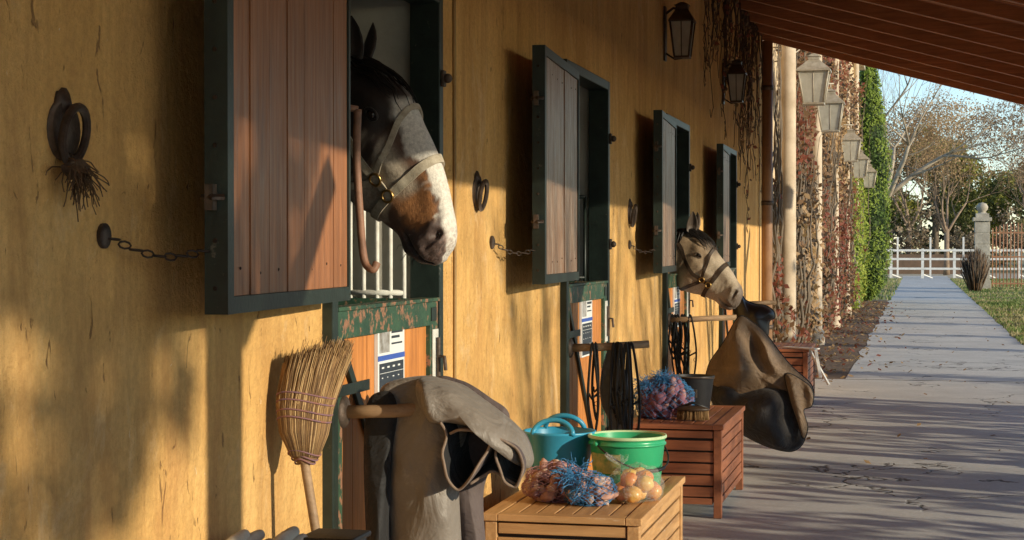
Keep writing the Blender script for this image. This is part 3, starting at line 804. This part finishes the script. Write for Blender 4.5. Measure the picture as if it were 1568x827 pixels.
# ------------------------------------------------------------ chests
def chest(x0,x1,y0,y1,h,mats,name):
    m=MB(); A,B=0,1
    lg=.045
    for x in (x0+.01,x1-.01-lg):
        for y in (y0+.01,y1-.01-lg): m.box(x,x+lg,y,y+lg,0.005,h-.03,A)
    for z,t in ((.08,.035),(h-.075,.04)):
        m.box(x0+.015+lg,x1-.015-lg,y0+.014,y0+.040,z,z+t,B); m.box(x0+.015+lg,x1-.015-lg,y1-.040,y1-.014,z,z+t,B)
        m.box(x0+.014,x0+.040,y0+.015+lg,y1-.015-lg,z,z+t,A); m.box(x1-.040,x1-.014,y0+.015+lg,y1-.015-lg,z,z+t,A)
    n=5; zz=.122; hh=(h-.08-zz)/n
    for i in range(n):
        a=zz+i*hh; b=a+hh-.010
        m.box(x0+.012+lg,x1-.012-lg,y0+.018,y0+.034,a,b,B); m.box(x0+.012+lg,x1-.012-lg,y1-.034,y1-.018,a,b,B)
        m.box(x0+.018,x0+.034,y0+.012+lg,y1-.012-lg,a,b,A); m.box(x1-.034,x1-.018,y0+.012+lg,y1-.012-lg,a,b,A)
    m.box(x0,x0+.06,y0,y1,h-.028,h,A); m.box(x1-.06,x1,y0,y1,h-.028,h,A)
    m.box(x0+.061,x1-.061,y0,y0+.06,h-.027,h-.001,B); m.box(x0+.061,x1-.061,y1-.06,y1,h-.027,h-.001,B)
    n=7; ww=(x1-x0-.124)/n
    for i in range(n): m.box(x0+.062+i*ww+.002,x0+.062+(i+1)*ww-.004,y0+.062,y1-.062,h-.024,h-.003+U(-.001,.001),A)
    m.box(x0+.04,x1-.04,y0+.04,y1-.04,.09,.10,2); m.box(x0+.036,x1-.036,y0+.036,y1-.036,.11,h-.045,2)
    m.build(name,mats+[BLK],bevel=.003)
chest(.17,.77,6.2,7.42,.52,[CHW,CHWX],'wooden_storage_chest')
chest(.15,.70,9.55,10.8,.525,[CHR,CHRX],'wooden_storage_chest')
chest(.15,.74,16.6,17.8,.55,[CHR,CHRX],'wooden_storage_chest')
# ------------------------------------------------------------ buckets and goods on chest 1
BLUE=simple('blue_plastic',(.04,.32,.50),(.03,.25,.40),5,.35,.08,spec=.5)
GREEN=simple('green_plastic',(.04,.40,.17),(.03,.32,.14),5,.3,.05,spec=.5)
YW=simple('yellowed_lid_rim',(.55,.68,.40),(.4,.55,.3),5,.4,.05)
FEED=simple('bran_feed',(.60,.42,.22),(.40,.27,.13),60,.9,.9,120)
zt=.522
m=MB(); c=(.285,7.06,zt); q=1.15
m.lathe([(r*q,h*1.12) for r,h in [(0,.002),(.085,.0),(.093,.006),(.112,.09),(.128,.185),(.134,.19),(.134,.198),(.126,.198),(.122,.19),(.106,.09),(.088,.012),(0,.01)]],c,0,48,wob=.02)
for sg in (-1,1):
    pts=[]
    for i in range(13):
        t=i/12*math.pi; pts.append((c[0]+.085*math.cos(t),c[1]+sg*.130-sg*.03*math.sin(t),zt+.214+.060*math.sin(t)))
    m.tube(pts,.011,0,10)
m.build('blue_flexible_tub',[BLUE])
m=MB(); c=(.585,7.0,zt)
m.lathe([(0,.002),(.13,0),(.135,.006),(.152,.175),(.154,.18),(.160,.18),(.160,.188),(.154,.19),(.155,.205),(.161,.207)],c,0,56)
m.lathe([(.161,.207),(.163,.213),(.161,.219),(.152,.219),(.150,.21)],c,1,56)
m.lathe([(.150,.212),(.146,.17),(.135,.02)],c,0,56); m.lathe([(0,.197),(.08,.193),(.148,.185)],c,2,40)
hp=[]
for i in range(17):
    t=math.pi*i/16; hp.append((c[0]+.165*math.cos(t)*1.0,c[1]-.168*math.sin(t)-.004,zt+.19-.105*math.sin(t)))
hp=[Vector(p) for p in hp]
rot=Matrix.Rotation(math.radians(48),3,'Z')
hp=[rot@(p-Vector(c))+Vector(c) for p in hp]
m.tube(hp,.0035,3,8); m.tube(hp[6:11],.008,3,8)
for p in (hp[0],hp[-1]): m.sphere(p,(.012,.012,.014),0,10,8)
lab=[];fs=[]
for i in range(9):
    a=math.radians(205+i*8)
    for z,r in ((.07,.1445),(.15,.1515)): lab.append((c[0]+r*math.cos(a),c[1]+r*math.sin(a),zt+z))
for i in range(8): fs.append((2*i,2*i+2,2*i+3,2*i+1))
m.add(lab,fs,4,True)
m.build('green_feed_pail',[GREEN,YW,FEED,BLK,simple('faded_label',(.6,.5,.2),(.1,.3,.12),30,.5,0)])
NUTS=[simple('sweet_potato_skin',(.50,.28,.21),(.30,.16,.13),14,.7,.4,60),simple('sweet_potato_pale',(.62,.45,.34),(.42,.26,.20),14,.7,.4,60),simple('violet_skin',(.36,.20,.20),(.20,.11,.12),14,.7,.3,60)]
NET=simple('blue_netting',(.05,.24,.48),(.04,.16,.36),10,.5,0); NETP=simple('pink_netting',(.48,.25,.26),(.36,.18,.22),10,.5,0)
VN=[simple('violet_carrot',(.30,.12,.16),(.16,.07,.10),12,.7,.4,60),simple('pink_carrot',(.52,.28,.26),(.36,.18,.16),12,.7,.4,60),simple('dark_carrot',(.14,.06,.09),(.08,.04,.06),12,.7,.3,60)]
def netbag(c,r,count,name,mats,lr=.02,nl=26,yaw=.3,bunch=None,nr_=.0011):
    m=MB(); c=Vector(c); Rm=Matrix.Rotation(yaw,3,'Z')
    def shell(d,k=1.0):
        q=Vector((d.x*r[0],d.y*r[1],d.z*r[2]))*(1+.16*noise.noise(d*2.2+c))*k
        if q.z<-r[2]*.72: q.z=-r[2]*.72
        return c+Rm@q
    placed=0
    while placed<count:
        d=Vector((random.gauss(0,1),random.gauss(0,1),random.gauss(0,1))).normalized()
        k=U(.45,.9)
        p=shell(d,k); rr=lr*U(.8,1.2)
        if p.z-rr<c.z-r[2]*.72: p.z=c.z-r[2]*.72+rr
        m.sphere(p,(rr*U(.75,1),rr*U(.75,1),rr*U(1,1.7)),random.choice((0,0,1,2)),10,7,.3,placed,
                 Matrix.Rotation(U(0,3),3,Vector((R()-.5,R()-.5,R()-.5)).normalized())); placed+=1
    for s in (-1,1):
        for i in range(nl):
            pts=[]
            for j in range(25):
                t=.06+(math.pi-.12)*j/24; a=2*math.pi*i/nl+s*t*.9
                d=Vector((math.cos(t),math.sin(t)*math.cos(a),math.sin(t)*math.sin(a)))
                pts.append(shell(d,1.0+.04*math.sin(j*1.9+i)))
            m.tube(pts,nr_,3,4)
    for b,bd,cnt in (bunch or []):
        for i in range(cnt):
            p=Vector(b)+Vector((U(-1,1)*.03,U(-1,1)*.03,U(-.6,1)*.02)); pts=[p]
            d=(Vector(bd)+Vector((U(-1,1),U(-1,1),U(-.6,1)))*.8).normalized()
            for j in range(6):
                p=p+d*.013; d=(d+Vector((U(-1,1),U(-1,1),U(-1,.6)))*.6).normalized(); 
                if p.z<c.z-r[2]*.72: p.z=c.z-r[2]*.72+.003
                pts.append(p)
            m.tube(pts,.0014,4,4)
    m.build(name,mats)
netbag((.37,6.60,zt+.060),(.130,.115,.085),130,'net_bag_of_sweet_potatoes',NUTS+[NETP,NET],.019,20,.2,[((.45,6.53,zt+.11),(.3,-.3,.2),35)])
netbag((.52,6.52,zt+.050),(.10,.10,.070),90,'net_bag_of_sweet_potatoes',NUTS+[NET,NET],.018,22,.9,[((.46,6.48,zt+.10),(-.2,-.5,0),45),((.50,6.45,zt+.08),(.2,-.3,0),25)])
m=MB(); AP=[simple('apple_red',(.60,.10,.05),(.70,.42,.10),14,.3,.05),simple('apple_yellow',(.74,.58,.16),(.68,.30,.08),10,.3,.05)]
k=0
for (x,y,z) in [(.62,6.66,.035),(.69,6.62,.035),(.74,6.68,.033),(.65,6.73,.035),(.72,6.74,.035),(.68,6.56,.034),(.63,6.59,.035),(.65,6.66,.088),(.71,6.66,.085),(.68,6.72,.088),(.66,6.60,.082),(.72,6.60,.072)]:
    m.sphere((x,y,zt+z),(.036,.036,.033),k%2,16,12,.12,k); m.tube([(x,y,zt+z+.03),(x+.003,y,zt+z+.042)],.0015,2,4); k+=1
bag,ntb,bb=nmat('clear_plastic_bag')
tr=ntb.nodes.new('ShaderNodeBsdfTransparent'); ms=ntb.nodes.new('ShaderNodeMixShader'); ms.inputs[0].default_value=.16
bb.inputs['Base Color'].default_value=(.85,.85,.8,1); bb.inputs['Roughness'].default_value=.12
ntb.links.new(tr.outputs[0],ms.inputs[1]); ntb.links.new(bb.outputs[0],ms.inputs[2]); ntb.links.new(ms.outputs[0],ntb.nodes['Material Output'].inputs['Surface'])
bump(ntb,bb,noi(ntb,coords(ntb),30,4,.6,1.5),.9,.03)
c=Vector((.675,6.66,zt+.055)); vs=[];fs=[];ns,nr=40,20
for i in range(nr+1):
    t=math.pi*i/nr
    for j in range(ns):
        a=2*math.pi*j/ns; d=Vector((math.sin(t)*math.cos(a),math.sin(t)*math.sin(a),math.cos(t)))
        k=1+.12*noise.noise(d*3)+.08*noise.noise(d*9)
        p=Vector((d.x*.112*k,d.y*.15*k,d.z*.085*k)); p.z=max(p.z,-.052); vs.append(c+p)
for i in range(nr):
    for j in range(ns): fs.append((i*ns+j,(i+1)*ns+j,(i+1)*ns+(j+1)%ns,i*ns+(j+1)%ns))
m.add(vs,fs,3,True)
for i in range(12):
    a=i*.52; p=c+Vector((-.06,.02,.07))
    m.add([p,p+Vector((.05*math.cos(a)-.02,.05*math.sin(a),.035+.02*R())),p+Vector((.05*math.cos(a+.5)-.02,.05*math.sin(a+.5),.03+.02*R()))],[(0,1,2)],3)
m.build('bag_of_apples',[AP[0],AP[1],IRON,bag])
zt2=.527
netbag((.31,9.95,zt2+.10),(.17,.16,.15),170,'net_bag_of_carrots',VN+[NET,NET],.026,24,.4,[((.31,9.88,zt2+.21),(.0,-.2,.2),110),((.23,9.80,zt2+.19),(-.2,-.2,0),60)])
m=MB(); m.lathe([(0,.002),(.095,0),(.10,.01),(.125,.20),(.13,.205),(.13,.215),(.12,.215),(.095,.02),(0,.015)],(.43,10.35,zt2),0,40)
m.tube([(.43+.127*math.cos(t),10.35-.13*math.sin(t),zt2+.20+.01*math.sin(t)) for t in [i*math.pi/12 for i in range(13)]],.004,1,8)
m.box(.40,.47,10.215,10.23,zt2+.09,zt2+.14,1)
m.build('black_bucket',[BLK,IRON],bevel=.002)
m=MB(); bx,by=.50,9.80
m.sphere((bx,by,zt2+.062),(.095,.05,.022),0,20,10)
m.tube([(bx-.08,by,zt2+.07),(bx,by-.005,zt2+.10),(bx+.08,by,zt2+.07)],.008,2,8)
for i in range(700):
    x=U(-.088,.088);y=U(-.044,.044)*math.sqrt(max(0,1-(x/.09)**2)); m.tube([(bx+x,by+y,zt2+.055),(bx+x*1.05+U(-.003,.003),by+y*1.1,zt2+.002)],.0016,1,3)
m.build('grooming_brush',[STR2,BR,BLK])
m=MB()
m.beam((.50,16.75,.56),(.82,16.6,.555),.10,.012,0); m.beam((.80,16.62,.55),(.86,16.4,.30),.03,.02,0); m.beam((.74,16.65,.55),(.93,16.55,.22),.025,.02,0)
m.build('folding_saddle_stand',[WHITE],bevel=.002)
def tackset(y,xs,zt_,zb,name,n,seed):
    random.seed(seed); m=MB()
    for i in range(n):
        x=U(*xs); w_=U(.02,.05); zl=U(zb,zb+.25); yy=y-.03+U(-.05,.03)
        pts=spline([(x,yy,zt_),(x+w_*.8,yy-.02,(zt_*2+zl)/3),(x+w_*U(.6,1.3),yy-.01,(zt_+2*zl)/3),(x+w_*.3,yy,zl),(x-w_*.7,yy-.01,(zt_+2*zl)/3),(x-w_*.5,yy-.02,(zt_*2+zl)/3)],6,True)
        m.tube(pts,.007,0,6,True)
        m.tube([(x-w_*.6,yy,(zt_+zl)/2-.03),(x,yy-.03,(zt_+zl)/2-.05),(x+w_*.8,yy,(zt_+zl)/2-.03)],.007,0,6)
        t0=Vector((x+w_*.8,yy-.01,(zt_+2*zl)/3)); m.tube([t0+Vector((.012*math.cos(a),0,.012*math.sin(a))) for a in [j*.7854 for j in range(8)]],.002,1,6,True)
    m.build(name,[BLKC,IRON]); 
tackset(8.62,(.14,.34),1.03,.42,'hanging_bridles',10,5)
tackset(12.18,(.05,.20),1.04,.55,'hanging_bridles',8,9)
random.seed(99)
def f4(x,y,t): return Vector((x,8.68+t,y))
m=MB(); puff(m,[(.21,1.0),(.25,1.02),(.27,.93),(.32,.84),(.34,.72),(.31,.58),(.26,.47),(.20,.50),(.22,.60),(.17,.72),(.17,.86)],(.24,.74),f4,.02,foldfn(.25,1.6,10,.022,2,.6),0,8,16)
m.build('saddle_pad',[cloth('grey_pad',(.15,.15,.155),(.05,.05,.055))])
# bottom-left: gloves and black box on a stool
GLV=simple('canvas_glove',(.60,.54,.43),(.40,.34,.26),20,.9,.5,60)
m=MB()
m.box(.22,.35,4.14,4.28,.005,.752,0); m.box(.21,.36,4.13,4.29,.753,.768,0)
m.build('black_feed_bin',[BLK],bevel=.006)
m=MB()
for i,(x,y,a,L) in enumerate(((.06,4.02,.3,.07),(.08,4.05,.6,.09),(.10,4.08,.9,.08),(.15,4.04,.5,.09),(.17,4.08,.8,.07),(.19,4.10,1.1,.06))):
    hz=.748+.018*math.sin(i*1.7+1)
    m.tube(spline([(x,y-.05,.70),(x+.01,y,hz-.01),(x+.025,y+L*.6,hz+.01),(x+.035,y+L,hz+.018)],5),[.026,.026,.026,.024,.022,.02,.019,.018,.018,.017,.017,.016,.015,.014,.012,.007],0,10)
m.sphere((.10,4.0,.715),(.06,.07,.03),0,16,10,.3,2); m.sphere((.19,4.05,.715),(.05,.07,.03),0,16,10,.3,5)
m.box(.03,.21,3.85,4.25,.66,.695,1)
m.box(.05,.08,3.88,3.92,0.005,.659,1);m.box(.17,.20,3.88,3.92,0.005,.659,1);m.box(.05,.08,4.16,4.2,0.005,.659,1);m.box(.17,.20,4.16,4.2,0.005,.659,1)
m.build('glove_stool',[GLV,CHWX])
# ------------------------------------------------------------ second building with creepers
m=MB()
m.box(-6,-.0,20.0,50,0,6.6,0)
m.box(-6.2,.28,19.98,50.2,6.6,6.75,1); m.box(-6.3,.38,19.96,50.3,6.75,6.95,1)
for y in (24,30,36,42,47.5):
    m.box(.001,.05,y-.75,y+.75,.9,3.1,1)
    m.box(.051,.07,y-.6,y+.6,1.0,2.95,2); m.box(.071,.11,y-.03,y+.03,1.0,2.95,1)
    m.box(.001,.05,y-.65,y+.65,4.1,5.7,1); m.box(.051,.07,y-.5,y+.5,4.2,5.6,2)
    m.box(.071,.12,y-1.1,y-.62,1.0,2.95,3); m.box(.071,.12,y+.62,y+1.1,1.0,2.95,3)
COLS=((21.3,.095),(27.4,.085),(33.6,.07),(39.2,.07),(45.2,.07))
for y,r in COLS:
    m.lathe([(r*1.6,0),(r*1.6,.2),(r*1.1,.26),(r,3),(r*.95,6.3),(r*1.4,6.45),(r*1.5,6.6)],(.20,y,0),4,20)
m.build('creeper_covered_building',[CREAM,STONE,simple('window_dark',(.03,.035,.04),(.02,.02,.025),3,.1,0),simple('grey_shutter',(.30,.32,.28),(.2,.2,.18),5,.6),simple('cream_column',(.62,.50,.36),(.38,.29,.19),3,.8)])
LR=leafm('leaf_red',(.28,.09,.055),(.15,.055,.04)); LB=leafm('leaf_brown',(.26,.15,.08),(.13,.08,.045)); LD=leafm('leaf_dark',(.07,.05,.035),(.035,.025,.018))
LT=leafm('leaf_tan',(.46,.31,.17),(.32,.2,.1)); LG=leafm('leaf_green',(.12,.19,.03),(.06,.10,.02)); LY=leafm('leaf_yellowgreen',(.38,.42,.08),(.22,.28,.04))
m=MB()
for i in range(46000):
    y=20.3+29*R()**1.1; z=5.6*R()
    dn=noise.noise(Vector((y*.55,z*.25,1)))+.5*noise.noise(Vector((y*1.7,z*1.1,5)))
    if dn<-.16+.10*(z/6): continue
    nearc=min(abs(y-c[0]) for c in COLS)
    x=.03+.40*R()*max(0,min(1,dn+.5))+.2*max(0,noise.noise(Vector((y*1.1,z*.8,9))))
    if nearc<.6: x=min(x,.12)
    t=noise.noise(Vector((y*.35,z*.4,14)))+U(-.25,.25)
    mi=0 if t>.16 else (1 if t>-.12 else (2 if t>-.3 else 3))
    if y>41 and z<4.2 and noise.noise(Vector((y,z*.6,3)))>-.3: mi=random.choice((4,5,5))
    m.leaf((x,y,z),U(.05,.12),mi,Vector((.7,-.3,0)))
for i in range(300):
    y=U(20.3,49); p=Vector((.05+.1*R(),y,0)); pts=[p]
    for j in range(int(U(10,26))):
        p=p+Vector((U(-.05,.055),U(-.12,.12),U(.08,.35))); p.x=max(.03,min(.45 if min(abs(p.y-c[0]) for c in COLS)>.8 else .14,p.x)); pts.append(p)
    m.tube(pts,[max(.004,.028*(1-k/len(pts))) for k in range(len(pts))],6,5)
m.build('virginia_creeper',[LR,LB,LD,LT,LG,LY,BARK])
m=MB()
for i in range(46):
    y=U(14.0,19.5); p=Vector((.02,y,3.95)); pts=[p]; L=int(U(5,16)*(.4+.6*(y-14)/5.5))+3
    for j in range(L):
        p=p+Vector((0,U(-.17,.15),U(-.2,-.02))); p.x=.015+.03*R(); pts.append(p)
        for _ in range(2):
            if R()<.4: m.leaf(p+Vector((.02,U(-.06,.06),U(-.06,.06))),U(.03,.07),random.choice((0,1,1)),Vector((1,-.4,0)))
        if R()<.55:
            q=p.copy(); sp=[q]
            for _ in range(5): q=q+Vector((.0,U(-.13,.13),U(-.1,.06))); sp.append(q)
            m.tube(sp,.0035,2,3)
    m.tube(pts,[max(.003,.009*(1-k/len(pts))) for k in range(len(pts))],2,4)
m.build('bare_vine',[LR,LB,simple('vine_stem',(.12,.07,.04),(.06,.035,.02),10,.9,0)])
m=MB()
for i in range(1400):
    y=U(19,50); m.leaf((max(.05,abs(random.gauss(.35,.42))),y,.02+.03*R()),U(.05,.10),random.choice((0,1,1,2)),Vector((0,0,1.2)))
for i in range(110):
    m.leaf((U(.9,3.9),U(6,45),.02),U(.03,.07),random.choice((0,0,1)),Vector((0,0,1.5)))
m.build('fallen_leaves',[LB,LT,LR])
# ------------------------------------------------------------ cypress
m=MB()
cx,cy=.34,51.4; H=7.4
def cr_(z,a):
    t=z/H
    r=.58*min(1,(t/.08)**.6 if t<.08 else 1)*(1 if t<.55 else max(0,1-((t-.55)/.47)**1.8))
    return r*(1+.22*noise.noise(Vector((math.cos(a)*1.3,math.sin(a)*1.3,z*1.1)))+.14*noise.noise(Vector((math.cos(a)*3,math.sin(a)*3,z*4))))
vs=[];fs=[];K=20;Z=50
for i in range(Z+1):
    for j in range(K):
        a=2*math.pi*j/K; r=cr_(H*i/Z,a)*.82; vs.append((cx+r*math.cos(a),cy+r*math.sin(a),H*i/Z))
for i in range(Z):
    for j in range(K): fs.append((i*K+j,i*K+(j+1)%K,(i+1)*K+(j+1)%K,(i+1)*K+j))
m.add(vs,fs,2,True)
for i in range(15000):
    z=H*R(); a=U(0,6.283); r=cr_(z,a)*U(.78,1.12)
    n_=noise.noise(Vector((math.cos(a)*2,math.sin(a)*2,z*2.2)))
    m.leaf((cx+r*math.cos(a),cy+r*math.sin(a),z+.0),U(.06,.13),0 if n_+U(-.2,.2)>-.1 else (1 if R()<.7 else 2),Vector((math.cos(a),math.sin(a),.5)),.6)
m.tube([(cx,cy,0),(cx,cy,.6)],.10,3,10)
m.build('cypress_tree',[leafm('cypress_light',(.28,.36,.06),(.19,.26,.045)),leafm('cypress_mid',(.12,.19,.04),(.07,.12,.028)),leafm('cypress_dark',(.04,.07,.02),(.02,.035,.01)),BARK])
# ------------------------------------------------------------ trees
def branch(m,p,d,r,l,dep,mi,tips,spread=.6,up=.12):
    pts=[p.copy()];rs=[r];n=4
    for i in range(n):
        d=(d+Vector((U(-1,1),U(-1,1),U(-1,1)))*.16+Vector((0,0,up*.4))).normalized(); p=p+d*l/n; pts.append(p.copy()); rs.append(r*(1-.42*(i+1)/n))
    m.tube(pts,rs,mi,7 if r>.08 else (5 if r>.02 else 3))
    if dep<=0: tips.append(p); return
    k=2 if R()<.45 else 3
    for i in range(k):
        nd=(d+Vector((U(-1,1),U(-1,1),U(-.7,1)))*spread).normalized()
        branch(m,p,nd,rs[-1]*U(.6,.85),l*U(.65,.88),dep-1,mi,tips,spread,up)
    if dep>1:
        q=pts[2]; branch(m,q,(d+Vector((U(-1,1),U(-1,1),U(-.3,1)))*1.0).normalized(),r*.45,l*.6,dep-2,mi,tips,spread,up)
def baretree(name,pos,h,r,dep,mat,leaves=0,lm=None,spread=.6,lean=(0,0),ls=(.06,.13),lsp=.22):
    m=MB();tips=[]; pos=Vector(pos)
    m.tube([pos,pos+Vector((0,0,.1*h)),pos+Vector((lean[0]*.3,lean[1]*.3,h*.3))],[r*1.35,r*1.05,r],0,10)
    for i in range(4): 
        a=i*1.57+U(-.4,.4)
        branch(m,pos+Vector((lean[0]*.3,lean[1]*.3,h*U(.26,.3))),Vector((math.cos(a)*.6+lean[0]*.2,math.sin(a)*.6+lean[1]*.2,1)).normalized(),r*.6,h*.24,dep,0,tips,spread)
    if leaves:
        for t in tips:
            for i in range(leaves): m.leaf(t+Vector((U(-1,1),U(-1,1),U(-1,1)))*lsp,U(*ls),1)
    return m.build(name,[mat,lm or LB])
random.seed(21)
BROWNBARK=simple('brown_bark',(.32,.23,.15),(.15,.10,.07),4,.9,.4,14)
baretree('bare_plane_tree',(-.3,74,0),12.5,.20,6,PALEBARK,0,None,.75,(2.2,0))
baretree('bare_plane_tree',(7.6,88,0),8,.14,6,BROWNBARK,3,LB,.75,(-.5,0),(.06,.14),.3)
baretree('bare_plane_tree',(3.4,104,0),9,.15,6,BROWNBARK,4,LT,.75,(0,0),(.08,.18),.4)
baretree('bare_plane_tree',(1.2,118,0),10,.17,6,BROWNBARK,4,LB,.75,(0,0),(.08,.18),.4)
def crown(m,c,r,n,size,mis):
    c=Vector(c); cl=[]
    for i in range(int(14)):
        d=Vector((random.gauss(0,1),random.gauss(0,1),random.gauss(0,1))).normalized()*(R()**.4)
        cl.append((Vector((d.x*r[0],d.y*r[1],d.z*r[2])),U(.28,.5)))
    for i in range(n):
        q,k=random.choice(cl)
        d=Vector((random.gauss(0,1),random.gauss(0,1),random.gauss(0,1))).normalized()*U(.6,1.05)
        p=c+q+Vector((d.x*r[0],d.y*r[1],d.z*r[2]*.8))*k
        m.leaf(p,size*U(.6,1.3),mis[0] if (d.z+d.x*.5+U(-.5,.5))>.1 else mis[1])  # lighter leaves up and sunward: sun and shade put into leaf colour
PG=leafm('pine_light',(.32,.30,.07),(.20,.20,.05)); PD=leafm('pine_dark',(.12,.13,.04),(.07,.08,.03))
def pine(x,y,h,rad,n=5200,sz=.30):
    m=MB(); m.tube([(x,y,0),(x+.2,y,h*.5),(x,y,h*.8)],[.3,.22,.12],2,8)
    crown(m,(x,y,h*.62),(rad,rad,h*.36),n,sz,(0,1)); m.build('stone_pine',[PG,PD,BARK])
pine(2.9,128,10.6,3.6,9000); pine(6.6,142,9.8,3.6,7500); pine(10.6,128,11.8,3.0,6000); pine(-3.5,132,11,3.5,4000); pine(14,140,12,4,4500)
m=MB()
for i in range(26):
    x=-30+i*3.0+U(-1,1); y=U(150,175); crown(m,(x,y,U(2.5,4.5)),(3,3,U(3,4.5)),1400,.5,(0,1))
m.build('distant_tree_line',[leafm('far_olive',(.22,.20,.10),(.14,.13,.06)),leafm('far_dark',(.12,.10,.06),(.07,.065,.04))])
m=MB()
for i in range(30):
    x=-12+i*1.2+U(-.5,.5); y=U(113,122); crown(m,(x,y,U(1.2,2.4)),(1.3,1.3,U(1.4,2.4)),520,.22,(0,1))
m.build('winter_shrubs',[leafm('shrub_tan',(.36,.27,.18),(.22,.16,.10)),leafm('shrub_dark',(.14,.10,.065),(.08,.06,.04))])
m=MB()
for i in range(420):
    a=U(0,6.28); t=R()**.6; b=Vector((3.72+.18*math.cos(a)*R(),63+.18*math.sin(a)*R(),0)); e=Vector((3.72+.55*t*math.cos(a),63+.55*t*math.sin(a),U(1.0,1.7)*(1-.25*t)))
    mid=b.lerp(e,.5)+Vector((.06*math.cos(a),.06*math.sin(a),.1)); m.tube([b,mid,e],[.02,.013,.006],i%3,3)
m.build('ornamental_bush',[BARK,LB,LD])
m=MB()
m.box(3.79,4.41,66.7,67.3,0,.35,0); m.box(3.84,4.36,66.75,67.25,.35,2.55,0)
for i in range(5): m.box(3.825,4.375,66.735,67.265,.42+i*.43,.80+i*.43,0)
m.box(3.76,4.44,66.67,67.33,2.56,2.70,0); m.box(3.86,4.34,66.77,67.23,2.70,2.85,0)
m.lathe([(.2,2.85),(.12,2.9),(.2,3.0),(.22,3.1),(.15,3.22),(0,3.27)],(4.1,67,0),0,16)
m.build('stone_gate_pillar',[STONE],bevel=.01)
m=MB()
RUST=simple('rust_gate',(.46,.22,.11),(.28,.13,.07),10,.7)
for i in range(26): m.tube([(4.48+i*.13,67,.1),(4.48+i*.13,67,2.3+.2*math.sin(i*.25))],.022,0,5)
for z in (.2,1.2,2.1): m.box(4.45,7.8,66.98,67.02,z,z+.05,0)
m.build('iron_gate',[RUST])
m=MB()
for i in range(24):
    x=-14+i*1.6; m.box(x-.07,x+.07,91.95,92.05,0,1.55,0)
    m.beam((x+.05,92.02,.2),(x+.5,92.3,0.02),.05,.05,0)
for z in (.45,.95,1.4): m.box(-14,23,91.92,91.949,z,z+.11,0)
m.build('white_rail_fence',[WHITE])
m=MB(); m.box(-12,5,108,109,0,1.2,0); m.box(-2,-1.9,96,100,0,2.3,1)  # low dark block stands in for the far buildings' shadow
for i in range(10): m.box(-12+i*1.8,-11.9+i*1.8,99.9,100,0,2.2,1)
m.build('far_shadow_block_posts',[simple('shadow_block_brown',(.20,.12,.075),(.12,.08,.05),3),WHITE])
m=MB()
for i in range(24000):
    y=28+62*R()**1.5; x=3.35+R()**1.3*(2.5+.045*y)
    h=U(.03,.09); a=U(0,6.28); wd=.012+.0004*y
    p=Vector((x,y,0)); q=Vector((math.cos(a),math.sin(a),0))
    m.add([p-q*wd,p+q*wd,p+Vector((U(-.04,.04),U(-.04,.04),h))],[(0,1,2)],0 if noise.noise(p*.6)+U(-.3,.3)>.0 else 1)
for i in range(5000):
    y=U(52,90); x=U(-4,1); h=U(.04,.12); a=U(0,6.28); q=Vector((math.cos(a),math.sin(a),0))*.03; p=Vector((x,y,0))
    m.add([p-q,p+q,p+Vector((0,0,h))],[(0,1,2)],R()<.5 and 1 or 0)
m.build('grass',[leafm('grass_green',(.19,.24,.07),(.12,.17,.05)),leafm('grass_dry',(.38,.33,.17),(.26,.22,.11))])
# ------------------------------------------------------------ garden to the right (outside the view, filters the low sun)
m=MB()
for i in range(10000):
    y=U(-14,15.0); top=1.66+.30*noise.noise(Vector((y*.5,0,0)))+.2*noise.noise(Vector((y*1.8,3,0)))
    if noise.noise(Vector((y*.8,7,0)))>.30: top*=.66
    z=top*R(); m.leaf((7+U(-.45,.45),y,z),U(.12,.24),R()<.5 and 1 or 0)
m.build('unseen_shade_hedge',[LG,LD])  # unseen hedge, put in to keep the low sun off the near floor
def tr(name,x,y,h,dep,leaves,lean=(0,0),r=.2,lm=LG,ls=(.06,.13)): return baretree(name,(x,y,0),h,r,dep,BARK,leaves,lm,.6,lean,ls)
random.seed(5)
m=MB(); m.tube([(12,-1.2,0),(12,-1.1,2.5),(12.1,-1.0,5)],[.16,.13,.08],2,8)
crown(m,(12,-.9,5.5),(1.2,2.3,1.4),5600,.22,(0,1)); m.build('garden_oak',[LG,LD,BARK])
tr('garden_tree',14.5,3.4,8.5,5,2,r=.15)
tr('garden_tree',13,7.5,8.5,5,1,r=.16)
tr('garden_tree',9,12.0,7.5,5,1,r=.14)
for i,(x,y) in enumerate(((8.2,14.2),(7.9,18.6),(8.4,24.5),(8.4,28.5),(7.8,33.5),(8.2,37),(8.0,42),(8.4,47),(8,53),(8.4,60))):
    m=MB(); rr=U(.22,.5)
    m.tube([(x,y,0),(x+.1,y+.05,1.5),(x,y+.1,3.2)],[rr*.5,rr*.4,rr*.35],0,8)
    for j in range(500):
        z=U(.5,2.4)+1.6*R()*R(); m.leaf((x+U(-1,1)*rr,y+U(-1,1)*rr*1.2,z),U(.1,.2),1)
    m.build('garden_cypress',[BARK,LG])
